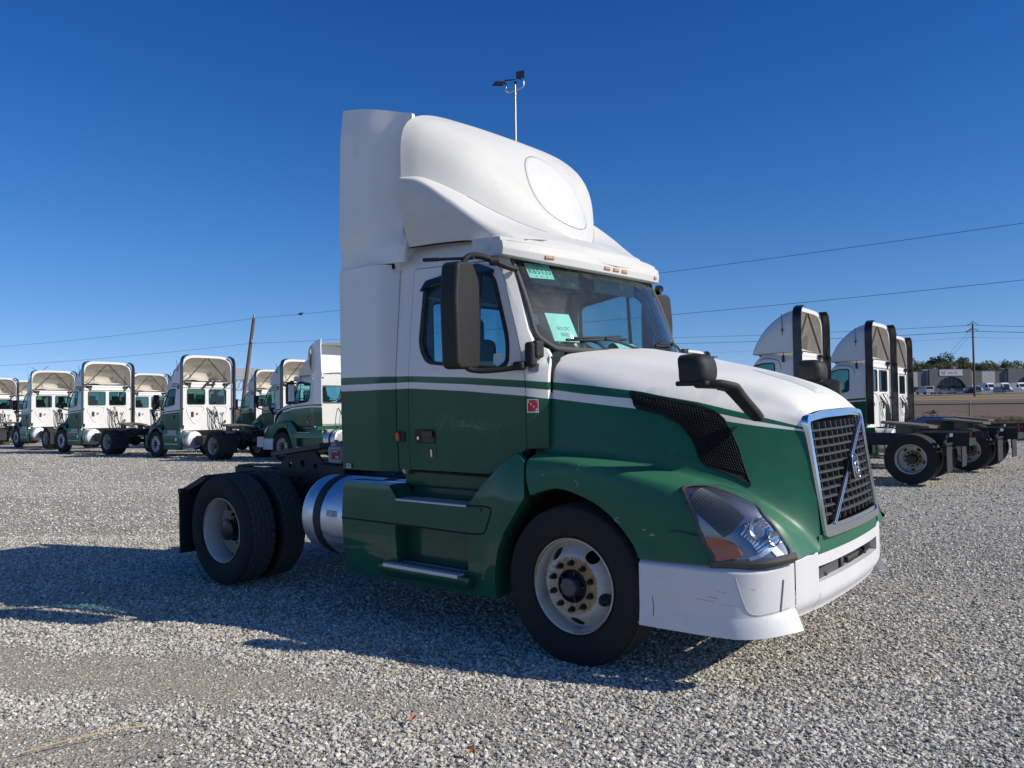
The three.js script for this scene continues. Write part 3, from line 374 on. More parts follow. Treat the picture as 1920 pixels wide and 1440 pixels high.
{
  const half = grid((u, v) => HOOD(u, v), 90, 168, 'xy');
  const flange = grid((u, v) => { const p = HOOD(u, 1); return [p[0] - 0.01 * v, p[1] - 0.006 * v, p[2] - 0.09 * v]; }, 50, 2, 'xy'), rear = grid((u, v) => { const p = HOOD(0, u); return [p[0] + 0.015 * v, p[1] - 0.05 * v * (u < 0.4 ? 1 : 0.2), p[2] - 0.06 * v * (u > 0.2 ? 1 : 0)]; }, 90, 1, 'xy');
  const fascia = grid((u, v) => { const z = lerp(-0.6, 0.6, u), k = 1 - (z / 0.6) ** 2; return [1.362 + 0.028 * k - 0.03 * (1 - v) * 0 - 0.004 * (1 - v), lerp(0.75, 0.86, v), z]; }, 16, 2, 'xy');
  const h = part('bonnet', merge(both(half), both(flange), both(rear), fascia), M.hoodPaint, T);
  pair('wheel_well', merge(grid((u, v) => { const a = lerp(-0.35, 3.35, u); return [-0.02 + 0.64 * Math.cos(a), 0.5 + 0.62 * Math.sin(a), lerp(0.55, 1.12, v)]; }, 30, 1), grid((u, v) => [lerp(-0.6, 0.9, u), lerp(0.35, 1.3, v), 0.55], 1, 1)), M.dark, h);
  // raised rib on the bonnet top
  part('bonnet_rib', grid((u, v) => { const U = lerp(0.45, 0.80, u), w = 0.085 * Math.min(1, u * 6) , q = lerp(-w, w, v), p = HOOD(U, 0.004 + Math.abs(q + 0.02) * 0.21); return [p[0], p[1] + 0.002 + 0.022 * Math.sin(Math.PI * v) * sstep(0, 0.5, u) * (1 - sstep(0.93, 1, u)), q]; }, 30, 10), M.white, h);
  for (const s of [1, -1]) {
    const M1 = g => s > 0 ? g : mirror(g);
    // air intake: frame outline in the bonnet's own (length, girth) coordinates
    const out = [[.262, .290], [.30, .287], [.359, .285], [.463, .281], [.545, .292], [.595, .314], [.640, .350], [.671, .381], [.690, .42], [.706, .461], [.70, .473], [.643, .463], [.545, .452], [.525, .436], [.493, .391], [.465, .37], [.439, .356], [.374, .340], [.295, .338], [.283, .331]];
    const shrink = k => { const n = out.length; return out.map((p, i) => { const a = out[(i + n - 1) % n], b = out[(i + 1) % n]; let nx = -(b[1] - a[1]) * 5.5, ny = (b[0] - a[0]); const l = Math.hypot(nx, ny); return [p[0] + nx / l * k / 5.5, p[1] + ny / l * k]; }); };
    const inset = shrink(0.0085);
    const on = k => (u, v) => offs(HOOD, k)(u, v);
    const fr = part('air_intake', M1(panel(out, [inset], on(0.008), { L: 0.015, depth: 0.01, dir: [0, 0, -1] })), M.intake ||= phys(lin(0.006, 0.022, 0.018), 0.6, { specularIntensity: 0.4 }), h);
    part('intake_rim', M1(panel(inset, [shrink(0.013)], on(0.004), { L: 0.015, depth: 0.01 })), M.black, fr);
    part('intake_back', M1(panel(inset, [], on(0.0015), { L: 0.015, depth: 0 })), M.dark, fr);
    // honeycomb mesh
    const inside = (p, poly) => { let c = false; for (let i = 0, j = poly.length - 1; i < poly.length; j = i++) if ((poly[i][1] > p[1]) !== (poly[j][1] > p[1]) && p[0] < (poly[j][0] - poly[i][0]) * (p[1] - poly[i][1]) / (poly[j][1] - poly[i][1]) + poly[i][0]) c = !c; return c; };
    const ins2 = shrink(0.012), bars = [], su = 0.0105, sv = 0.0088;
    for (let i = 20; i < 70; i++) for (let j = 28; j < 58; j++) {
      const cu = (i + (j % 2) * 0.5) * su, cv = j * sv * 0.866; if (!inside([cu, cv], ins2)) continue;
      for (let k = 0; k < 3; k++) { const a = k * Math.PI / 3 + Math.PI / 6, b = a + Math.PI / 3, p = on(0.006)(cu + Math.cos(a) * su * 0.577, cv + Math.sin(a) * sv * 0.577), q = on(0.006)(cu + Math.cos(b) * su * 0.577, cv + Math.sin(b) * sv * 0.577); bars.push(bar(p, q, 0.0032, 3)); }
    }
    const hm = part('honeycomb_mesh', M1(merge(bars)), M.meshBlack ||= std(lin(0.006, 0.006, 0.007), 0.8), fr); hm.userData.kind = 'stuff';
    part('wing_panel_line', M1(tube([[.70, .905, 1.196], [.715, .915, 1.193], [.86, .90, 1.172], [.93, .885, 1.155]].map(p => [p[0], p[1], p[2] + 0.0]), 0.004, 16, 5)), M.greenIn, h);
  }
}
// headlights: lens over a dark bowl, following the wing
{
  const L0 = [[.528, .705], [.554, .670], [.60, .615], [.655, .592], [.70, .600], [.803, .668], [.891, .674], [.957, .664], [.985, .668], [.985, .73], [.983, .79], [.965, .85], [.86, .842], [.782, .835], [.668, .806], [.591, .768]];
  for (const s of [1, -1]) {
    const M1 = g => s > 0 ? g : mirror(g), ol = rounded(L0, 0.03, 3);
    const g = pivot('headlight', T);
    part('housing', M1(panel(ol, [], (u, v) => offs(HOOD, 0.006)(u, v), { L: 0.02, depth: 0 })), M.head, g);
    const rim = k => { const c = [0.77, 0.73]; return ol.map(p => [c[0] + (p[0] - c[0]) * k, c[1] + (p[1] - c[1]) * k]); };
    part('rim', M1(panel(rim(1.03), [rim(0.965)], (u, v) => offs(HOOD, 0.017)(clamp(u, 0, 0.999), v), { L: 0.02, depth: 0.015, dir: [-0.5, 0, -0.5] })), M.seal, g);
    const P = (u, v, h) => offs(HOOD, h)(u, v);
    const bowl = (u, v, r, m) => { const c = V(...P(u, v, 0.012)), n = V(...P(u, v, 0.5)).sub(c).normalize(), n2 = n.clone().lerp(V(1, 0.1, 0.1), 0.5).normalize(); const b = new THREE.SphereGeometry(r, 24, 12, 0, 6.2832, 0, 1.0).rotateX(Math.PI).applyQuaternion(new THREE.Quaternion().setFromUnitVectors(V(0, 1, 0), n2)).translate(c.x + n2.x * r * 0.85, c.y + n2.y * r * 0.85, c.z + n2.z * r * 0.85); return b; };
    part('reflector', M1(merge(bowl(.84, .725, 0.075), bowl(.905, .70, 0.05))), M.chrome, g);
    part('side_reflector', M1(merge(...Array.from({ length: 26 }, (_, i) => { const q = i / 26; return grid((u, v) => { const a = lerp(0.575, 0.775, q + u / 26 * 0.9), lo = lerp(0.68, 0.715, q), hi = lerp(0.77, 0.795, q); return P(a, lerp(lo, hi, v), 0.010 + 0.007 * Math.sin(Math.PI * u)); }, 4, 6); }))), M.flute ||= std(lin(0.16, 0.165, 0.175), 0.42, 0.75), g);
    part('bulb', M1(merge(new THREE.SphereGeometry(0.016, 12, 8).translate(...P(.80, .735, 0.02)))), M.chrome, g);
    part('turn_signal', M1(panel([[.735, .818], [.775, .800], [.82, .795], [.865, .797], [.925, .800], [.952, .845], [.86, .836], [.79, .830]], [], (u, v) => P(u, v, 0.021), { L: 0.02, depth: 0.012 })), M.amber, g);
    part('lower_reflector', M1(merge(panel([[.915, .705], [.972, .69], [.972, .715], [.93, .725]], [], (u, v) => P(u, v, 0.013), { L: 0.02, depth: 0 }), panel([[.925, .725], [.945, .722], [.962, .79], [.94, .79]], [], (u, v) => P(u, v, 0.013), { L: 0.02, depth: 0 }))), M.alu, g);
    part('bright_bowl', M1(grid((u, v) => { const a = lerp(.80, .93, u), c = lerp(.675 + 0.01 * Math.sin(u * 3), .765, v); return P(a, c, 0.012 - 0.010 * Math.sin(Math.PI * u) * Math.sin(Math.PI * v) + 0.0016 * Math.sin(u * 50)); }, 40, 14)), M.bowl ||= std(lin(0.80, 0.81, 0.83), 0.22, 1), g);
    part('lens', M1(panel(rim(0.975), [], (u, v) => { const e = 0.02 + 0.022 * Math.sin(Math.PI * clamp((u - 0.53) / 0.46, 0, 1)); return P(u, v, e); }, { L: 0.015, depth: 0, uv: 'own' })), M.lens ||= phys(lin(0.86, 0.88, 0.90), 0.06, { transmission: 1, thickness: 0, ior: 1.5, bumpMap: inM(noiseTex(128, (i, j, w) => 0.5 + 0.5 * Math.sin((i + j) / w * 6.2832)), 0.011, 0.022), bumpScale: 0.0005 }), g);
    part('lower_trim', M1(grid((u, v) => { const p = HOOD(0.995, lerp(0.655, 0.86, u)); const n = V(p[0] - 0.5, 0, p[2] - 0.3).normalize(); return [p[0] + n.x * (0.022 * Math.sin(Math.PI * Math.min(1, v * 1.2))), p[1] + lerp(0.035, -0.025, v), p[2] + n.z * 0.022 * Math.sin(Math.PI * Math.min(1, v * 1.2))]; }, 24, 6)), M.seal, g);
  }
}
// grille
const GR = (z, y) => { const k = 1 - (z / 0.56) ** 2; return [lerp(1.272, 1.375, (1.565 - y) / 0.735) + lerp(0.03, 0.028, (1.565 - y) / 0.735) * k, y, z]; };
{
  const g = pivot('grille', T), outer = rounded([[-0.555, 0.842], [0.555, 0.842], [0.553, 1.56], [0.3, 1.585], [-0.3, 1.585], [-0.553, 1.56]], [0.05, 0.05, 0.05, 0.3, 0.3, 0.05]), inner = rounded([[-0.507, 0.91], [0.507, 0.91], [0.509, 1.522], [0.28, 1.54], [-0.28, 1.54], [-0.509, 1.522]], [0.02, 0.02, 0.03, 0.2, 0.2, 0.03]);
  const on = h => (z, y) => { const p = GR(z, y); return [p[0] + h, p[1], p[2]]; };
  const mid = rounded([[-0.522, 0.885], [0.522, 0.885], [0.524, 1.535], [0.29, 1.557], [-0.29, 1.557], [-0.524, 1.535]], [0.03, 0.03, 0.04, 0.25, 0.25, 0.04]);
  part('grille_frame', merge(panel(outer, [mid], (z, y) => on(0.018)(z, y), { L: 0.06, depth: 0.04, dir: [-1, 0, 0] }), panel(mid, [inner], (z, y) => on(0.010)(z, y), { L: 0.06, depth: 0.04, dir: [-1, 0, 0] })), M.chrome, g);
  part('grille_back', panel(inner, [], on(-0.07), { L: 0.1, depth: 0 }), M.dark, g);
  const slat = (y) => grid((u, v) => { const a = v * 2 * Math.PI, z = lerp(-0.498, 0.498, u), p = GR(z, y); return [p[0] - 0.018 + 0.026 * Math.cos(a), y + 0.0085 * Math.sign(Math.sin(a)) * Math.abs(Math.sin(a)) ** 0.5, z]; }, 12, 8);
  for (let i = 0; i < 11; i++) part('slat', slat(lerp(0.962, 1.462, i / 10)), M.grille, g);
  for (let i = 0; i < 10; i++) { const z = lerp(-0.44, 0.44, i / 9); part('upright', grid((u, v) => { const y = lerp(0.92, 1.515, u), p = GR(z, y), q = [[-0.055, -0.006], [0.0, -0.006], [0.0, 0.006], [-0.055, 0.006], [-0.055, -0.006]][Math.round(v * 4)]; return [p[0] + q[0] - 0.008, y, z + q[1]]; }, 4, 4), M.grille, g); }
  // diagonal bar and badge
  const d0 = GR(0.455, 0.915), d1 = GR(-0.40, 1.515), dirv = V(...d1).sub(V(...d0)), dl = dirv.length(), dg = merge(new RoundedBoxGeometry(0.02, dl, 0.03, 2, 0.006), new RoundedBoxGeometry(0.03, dl, 0.012, 2, 0.004));
  dg.applyMatrix4(new THREE.Matrix4().makeBasis(V(1, 0, 0), dirv.clone().normalize(), V(1, 0, 0).cross(dirv.clone().normalize()).normalize())).translate((d0[0] + d1[0]) / 2 + 0.032, (d0[1] + d1[1]) / 2, (d0[2] + d1[2]) / 2);
  part('diagonal_bar', dg, M.chrome, g);
  const b = pivot('badge', g, [GR(0, 1.21)[0] + 0.045, 1.215, 0.015]); b.rotation.set(0.0, 0, 0.14); b.scale.setScalar(0.86);
  part('badge_plate', merge(bx(0.03, 0.175, 0.115, 0, 0, 0, 0.012), ), M.blackGloss, b);
  part('badge_ring', merge(new THREE.TorusGeometry(0.037, 0.009, 8, 32).rotateY(Math.PI / 2).scale(1, 1.2, 1).translate(0.018, -0.004, 0), bx(0.012, 0.024, 0.105, 0.02, -0.004, 0, 0.004), tube([[0.016, -0.082, 0.05], [0.016, 0.082, 0.05], [0.016, 0.082, -0.05], [0.016, -0.082, -0.05]], 0.004, 60, 5, true)), M.chrome, b);
  part('badge_name', new THREE.PlaneGeometry(0.098, 0.02).rotateY(Math.PI / 2).translate(0.0275, -0.004, 0), std(lin(1, 1, 1), 0.4, 0.3, { map: canvas(256, 52, (x, w, h) => { x.fillStyle = '#25282c'; x.fillRect(0, 0, w, h); x.fillStyle = '#d6dade'; x.font = 'bold 48px serif'; x.textAlign = 'center'; x.textBaseline = 'middle'; x.fillText('VOLVO', w / 2, h / 2 + 3, w * 0.92); }) }), b);
}
// bumper
const BP = new THREE.CatmullRomCurve3([[.50, 1.195], [.75, 1.185], [.96, 1.17], [1.08, 1.14], [1.18, 1.075], [1.255, .975], [1.31, .85], [1.345, .68], [1.372, .4], [1.382, 0]].map(p => V(p[0], 0, p[1])), false, 'centripetal');
const SEAM = (() => { let a = 0, b = 1; for (let i = 0; i < 40; i++) { const m = (a + b) / 2; BP.getPoint(m).z > 0.855 ? a = m : b = m; } return a; })();
function bump(u, v, h = 0) { // u 0 rear end .. 1 centre, v 0 foot .. 1 top
  const p = BP.getPoint(clamp(u, 0, 1)), t = BP.getTangent(clamp(u, 0, 1)), n = V(-t.z, 0, t.x).negate(); if (n.z < 0 && u < 0.5) n.negate(); if (n.x < 0) n.negate();
  const front = sstep(0.45, 0.8, u), yT = lerp(0.738, 0.80, front), yB = 0.345 + 0.03 * sstep(0.3, SEAM, u);
  const y = lerp(yB, yT, v); let o = v > 0.90 ? -0.05 * ((v - 0.90) / 0.10) ** 2 : 0;
  if (v < 0.28 && u < SEAM + 0.001) o += (0.012 + 0.046 * sstep(0.3, 1, u / SEAM)) * (1 - v / 0.28) ** 0.9; // lip that flares out towards the corner
  return [p.x + n.x * (o + h), y, p.z + n.z * (o + h)];
}
{
  const b = pivot('bumper', T), ledge = (u0, u1) => grid((u, v) => { const p = bump(lerp(u0, u1, u), 1), q = 0.09 * v; return [p[0] - q * 0.8, p[1] + 0.004 * v, p[2] - q * 0.5 * (p[2] > 0.3 ? 1 : p[2] / 0.3)]; }, 30, 1, 'xy');
  for (const s of [1, -1]) { const M1 = g => s > 0 ? g : mirror(g); part('corner_section', M1(merge(grid((u, v) => bump(u * (SEAM - 0.004), 0.28 * v), 70, 10, 'xy'), grid((u, v) => bump(u * (SEAM - 0.004), 0.28 + 0.62 * v), 70, 10, 'xy'), grid((u, v) => bump(u * (SEAM - 0.004), 0.90 + 0.1 * v), 70, 8, 'xy'), ledge(0, SEAM - 0.004), grid((u, v) => { const p = bump(0, u); return [p[0] + 0.02 * v, p[1], p[2] - 0.1 * v]; }, 10, 1, 'xy'), grid((u, v) => { const p = bump(u * (SEAM - 0.004), 0); return [p[0] - 0.05 * v, p[1] + 0.015 * v, p[2] - 0.05 * v]; }, 30, 1, 'xy'), grid((u, v) => { const p = bump(SEAM - 0.004, 0.3 * u); return [p[0] - 0.10 * v, p[1], p[2] - 0.01 * v]; }, 6, 2, 'xy'))), M.bumper, b);
    part('corner_seam', M1(merge(tube(Array.from({ length: 9 }, (_, i) => bump(SEAM - 0.075 - 0.02 * (1 - i / 8), lerp(0.30, 0.74, i / 8), 0.0)), 0.006, 16, 5))), M.satin, b);
    part('crease_shade_line', M1(tube([[.42, .86], [.44, .70], [.465, .52], [.50, .36], [.55, .315], [.65, .31], [.78, .315]].map(q => bump(SEAM * q[0] / 0.84, q[1], 0.0005)), 0.0032, 60, 5)), M.creaseShade ||= std(lin(0.42, 0.41, 0.40), 0.7), b); }  // thin grey tube paints the shade line round the pressed corner panel
  const cs = (u, v) => { const z = lerp(-1, 1, u), uu = SEAM + 0.004 + (1 - SEAM - 0.004) * (1 - Math.abs(z)), p = bump(uu, lerp(0.09, 1, v)); const lo = sstep(0.32, 0.0, v); return [p[0] - 0.045 * lo * lo, p[1], z < 0 ? -p[2] : p[2]]; };
  const zAt = u => Math.abs(cs(u, 0.5)[2]); const U0 = (() => { let a = 0, c = 0.5; for (let i = 0; i < 30; i++) { const m = (a + c) / 2; zAt(m) > 0.60 ? a = m : c = m; } return a; })();
  const piece = (u0, u1, v0, v1, nu, nv) => grid((u, v) => cs(lerp(u0, u1, u), lerp(v0, v1, v)), nu, nv, 'zy'), v0 = 0.455, v1 = 0.69;
  const rims = [[U0, 1 - U0, v0, v0], [U0, 1 - U0, v1, v1], [U0, U0, v0, v1], [1 - U0, 1 - U0, v0, v1]].map(q => grid((u, v) => { const p = cs(lerp(q[0], q[1], u), lerp(q[2], q[3], u)); return [p[0] - 0.045 * v, p[1], p[2]]; }, 16, 1, 'zy'));
  part('centre_section', merge(piece(0, 1, 0, v0, 48, 14), piece(0, 1, v1, 1, 48, 14), piece(0, U0, v0, v1, 8, 6), piece(1 - U0, 1, v0, v1, 8, 6), rims, both(ledge(SEAM + 0.004, 1))), M.bumper, b);
  part('opening_back', merge(bx(0.02, 0.18, 1.3, 1.19, 0.6, 0)), M.dark, b);
  part('plate_bracket', merge(bx(0.012, 0.085, 0.40, 1.325, 0.605, 0.36, 0.005).rotateY(0), bx(0.03, 0.10, 0.05, 1.30, 0.6, 0.02, 0.01), bx(0.10, 0.035, 0.3, 1.25, 0.585, -0.3, 0.01)), M.grille, b);
  pair('tow_hook', tube([[1.2, 0.62, 0.45], [1.3, 0.62, 0.45], [1.33, 0.6, 0.41], [1.3, 0.58, 0.38]], 0.014, 14, 6), M.frame, b);
}
// step fairings under the doors
{
  const skZ = (x, y) => 1.205 - 0.05 * ((y - 0.68) / 0.42) ** 2 * (y < 0.68 ? 1 : 0.5) + 0.0;
  const flare = x => 0.02 * sstep(-0.72, -0.5, x);
  for (const s of [1, -1]) {
    const M1 = g => s > 0 ? g : mirror(g);
    const outline = [[-2.175, 0.315], [-0.62, 0.33], [-0.612, 0.5], [-0.575, 0.66], [-0.51, 0.80], [-0.42, 0.93], [-0.345, 1.04], [-0.365, 1.275], [-0.43, 1.325], [-0.58, 1.235], [-0.72, 1.11], [-0.855, 0.955], [-1.575, 0.955], [-1.66, 1.045], [-2.19, 1.045], [-2.2, 0.765]];
    const rec = rounded([[-1.575, 0.475], [-0.86, 0.475], [-0.845, 0.755], [-1.585, 0.755]], 0.02);
    const sk = part('step_fairing', M1(merge(panel(outline, [rec], (x, y) => [x, y, skZ(x, y) + flare(x)], { L: 0.05, depth: 0.05 }),
      grid((u, v) => { const t = [[-0.62, 0.33], [-0.612, 0.5], [-0.575, 0.66], [-0.51, 0.80], [-0.42, 0.93], [-0.345, 1.04]], q = u * 5, i = Math.min(4, Math.floor(q)), f = q - i, x = lerp(t[i][0], t[i + 1][0], f), y = lerp(t[i][1], t[i + 1][1], f); return [x - 0.02 * v, y + 0.01 * v, skZ(x, y) + flare(x) - 0.2 * v]; }, 30, 2, 'xy'),
      grid((u, v) => [lerp(-2.19, -1.66, u), 1.045 + 0.01 * Math.sin(v * 3), lerp(skZ(-2, 1.04), 0.95, v)], 6, 4, 'xy'),
      grid((u, v) => { const p = [[-1.66, 1.045], [-1.575, 0.955]]; return [lerp(p[0][0], p[1][0], u), lerp(p[0][1], p[1][1], u), lerp(1.19, 0.98, v)]; }, 2, 2, 'xy'))), M.paint, T);
    part('upper_recess', M1(merge(bx(0.86, 0.14, 0.02, -1.16, 1.02, 0.985), bx(0.86, 0.02, 0.24, -1.16, 0.93, 1.09))), M.greenIn, sk);
    part('lower_recess', M1(merge(bx(0.78, 0.32, 0.02, -1.215, 0.615, 1.06), bx(0.02, 0.3, 0.13, -1.592, 0.615, 1.12), bx(0.02, 0.3, 0.13, -0.838, 0.615, 1.12), bx(0.78, 0.02, 0.14, -1.215, 0.765, 1.12))), M.greenIn, sk);
    part('groove', M1(merge(tube([[-2.2, 0.762], [-1.4, 0.762], [-0.74, 0.764], [-0.70, 0.775], [-0.665, 0.85], [-0.635, 0.935], [-0.65, 0.95], [-0.86, 0.952]].map(p => [p[0], p[1], skZ(p[0], p[1]) + flare(p[0]) + 0.001]), 0.0055, 60, 5, false))), M.dark, sk);
    part('step_ledge', M1(merge(panel(rounded([[-1.72, 0.345], [-0.84, 0.345], [-0.80, 0.44], [-0.80, 0.46], [-1.73, 0.46]], 0.04), [], (x, y) => [x, y, 1.185 + 0.075 * sstep(0.345, 0.43, y)], { L: 0.04, depth: 0.06 }), bx(0.92, 0.02, 0.22, -1.265, 0.452, 1.14, 0.008))), M.greenIn, sk);
    for (const [x0, x1, y, zf] of [[-1.575, -0.865, 0.953, 1.205], [-1.665, -0.905, 0.472, 1.265]]) {
      const st = part('step', M1(bx(x1 - x0, 0.026, 0.17, (x0 + x1) / 2, y - 0.013, zf - 0.085, 0.004)), M.aluTread, sk);
      const tr = []; for (let i = 0; i < 22; i++) for (let j = 0; j < 5; j++) tr.push(bx(0.024, 0.006, 0.007, lerp(x0 + 0.02, x1 - 0.02, i / 21), y + 0.002, zf - 0.02 - j * 0.032).translate((j % 2) * 0.014 - 0.007, 0, 0));
      part('tread_pattern', M1(merge(tr)), M.satin, st);
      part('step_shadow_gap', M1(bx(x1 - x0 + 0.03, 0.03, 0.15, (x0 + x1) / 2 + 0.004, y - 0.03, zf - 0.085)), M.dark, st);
    }
  }
}
// fuel tanks
for (const s of [1, -1]) {
  const g = pivot('fuel_tank', T, [0, 0, s * 0.86]);
  part('tank_shell', latheZ([[0, -0.51], [0.26, -0.505], [0.305, -0.49], [0.325, -0.465], [0.33, -0.44], [0.33, 0.55], [0.325, 0.575], [0.305, 0.6], [0, 0.615]], 72).rotateY(Math.PI / 2).translate(-2.28, 0.72, 0), M.alu, g);
  for (const x of [-2.545, -1.95]) part('strap', cyl(0.337, 0.337, 0.085, x, 0.72, 0, 'x', 64, true), M.black, g);
  part('tank_label', grid((u, v) => { const a = lerp(0.10, 0.26, v); return [lerp(-2.42, -2.29, u), 0.72 + 0.3325 * Math.sin(a), s * 0.3325 * Math.cos(a)]; }, 2, 4), std(lin(1, 1, 1), 0.6, 0, { map: canvas(128, 64, (x, w, h) => { x.fillStyle = '#c9c8bf'; x.fillRect(0, 0, w, h); x.fillStyle = '#333'; for (let i = 0; i < 4; i++) x.fillRect(8, 8 + i * 14, 40 + 20 * rnd(), 4); for (let i = 0; i < 12; i++) x.fillRect(70 + (i % 3) * 17, 8 + Math.floor(i / 3) * 14, 12, 9); }) }), g);
}
// chassis
{
  const rail = s => merge(bx(5.7, 0.26, 0.014, -2.05, 0.865, 0.43 * s), bx(5.7, 0.012, 0.085, -2.05, 0.99, 0.395 * s), bx(5.7, 0.012, 0.085, -2.05, 0.74, 0.395 * s));
  for (const s of [1, -1]) part('frame_rail', rail(s), M.frame, T);
  for (const x of [-4.8, -4.2, -3.3, -2.6, -1.5, 0.4]) part('cross_member', bx(0.12, 0.2, 0.82, x, 0.86, 0), M.frame, T);
  const nuts = []; for (let i = 0; i < 30; i++) nuts.push(cyl(0.014, 0.014, 0.014, -4.6 + i * 0.075, rr(0.8, 0.93), 0.443, 'z', 6)); part('bolt', merge(nuts), M.greasy, T).userData.kind = 'stuff';
  part('rear_axle', merge(cyl(0.07, 0.07, 1.6, -3.95, 0.49, 0, 'z', 16), new THREE.SphereGeometry(0.21, 20, 14).translate(-3.95, 0.5, 0), both(bx(1.1, 0.1, 0.1, -3.9, 0.7, 0.5, 0.02)), both(cyl(0.13, 0.13, 0.22, -4.3, 0.62, 0.5, 'y', 18))), M.frame, T);
  part('front_axle', merge(bx(0.12, 0.12, 1.7, 0, 0.44, 0, 0.03), both(bx(1.3, 0.06, 0.1, 0, 0.62, 0.42, 0.02))), M.frame, T);
  part('engine', merge(bx(1.1, 0.9, 0.7, 0.35, 1.15, 0, 0.1), bx(0.9, 0.4, 0.5, -0.7, 0.8, 0, 0.1)), M.dark, T);
  part('drive_shaft', bar([-1.2, 0.75, 0], [-3.8, 0.55, 0], 0.06, 12), M.frame, T);
  part('radiator', bx(0.06, 0.85, 1.0, 1.14, 1.15, 0), M.dark, T);
  const fw = pivot('fifth_wheel', T, [-3.72, 0, 0]);
  part('plate', (() => { const sh = new THREE.Shape(); sh.moveTo(-0.48, -0.46); sh.lineTo(0.30, -0.46); sh.lineTo(0.46, -0.25); sh.lineTo(0.46, 0.25); sh.lineTo(0.30, 0.46); sh.lineTo(-0.48, 0.46); sh.lineTo(-0.5, 0.2); sh.lineTo(0.0, 0.05); sh.lineTo(0.0, -0.05); sh.lineTo(-0.5, -0.2); const g = new THREE.ExtrudeGeometry(sh, { depth: 0.035, bevelSize: 0.008, bevelThickness: 0.008, bevelSegments: 2 }); return g.rotateX(Math.PI / 2).rotateZ(0.13).translate(0, 1.23, 0); })(), M.greasy, fw);
  pair('bracket', merge(bx(0.3, 0.12, 0.08, 0, 1.1, 0.36, 0.02), panel([[-0.42, 1.0], [0.42, 1.0], [0.2, 1.2], [-0.2, 1.2]], [circ(0, 1.07, 0.035, 12), circ(0.2, 1.05, 0.03, 12), circ(-0.2, 1.05, 0.03, 12)], (x, y) => [x, y, 0.44], { L: 0.2, depth: 0.02 })), M.frame, fw);
  pair('ramp', bx(0.75, 0.02, 0.16, -0.75, 1.05, 0.34, 0.006).rotateZ(0.04), M.frame, fw);
  part('deck_plate', merge(bx(0.9, 0.012, 0.8, -2.35, 1.003, 0)), M.frame, T); part('side_box', bx(0.36, 0.10, 0.22, -3.06, 1.045, 0.50, 0.01), M.frame, T);
  part('air_line', merge(tube([[-1.66, 1.75, 0.35], [-1.85, 1.55, 0.32], [-2.0, 1.1, 0.2], [-2.4, 1.06, 0.25], [-3.1, 1.08, 0.1]], 0.016, 40, 8), tube([[-1.66, 1.75, -0.1], [-1.9, 1.45, -0.1], [-2.05, 1.1, 0.0], [-2.5, 1.05, 0.1], [-3.1, 1.06, 0.0]], 0.016, 40, 8), tube([[-1.66, 1.8, 0.1], [-1.95, 1.5, 0.1], [-2.1, 1.1, 0.3], [-2.4, 1.03, 0.43]], 0.013, 40, 8)), M.black, T);
  for (const s of [1, -1]) { const M1 = g => s > 0 ? g : mirror(g); part('mud_flap', M1(merge(bx(0.02, 0.60, 0.62, -4.62, 0.52, 0.93, 0.006).rotateZ(0.0), bx(0.06, 0.05, 0.9, -4.60, 0.83, 0.8, 0.01), panel([[-4.62, 0.8], [-4.28, 0.93], [-4.20, 0.97], [-4.24, 1.0], [-4.6, 0.86]], [], (x, y) => [x, y, 1.2], { L: 0.3, depth: 0.55 }))), M.black, T); }
  pair('tail_light', merge(bx(0.03, 0.07, 0.2, -4.92, 0.86, 0.38, 0.01)), M.red, T);
}
// wheels
wheel('front_wheel', T, [0, 0.5, 1.045]); wheel('front_wheel', T, [0, 0.445, -1.045], { flip: true });
for (const s of [1, -1]) { const y = s > 0 ? 0.5 : 0.445; wheel('rear_wheel', T, [-3.952, y, 1.075 * s], { rear: true, blocks: true, flip: s < 0 }); wheel('inner_rear_wheel', T, [-3.952, y, 0.745 * s], { blocks: true, inner: true, flip: s < 0 }); }
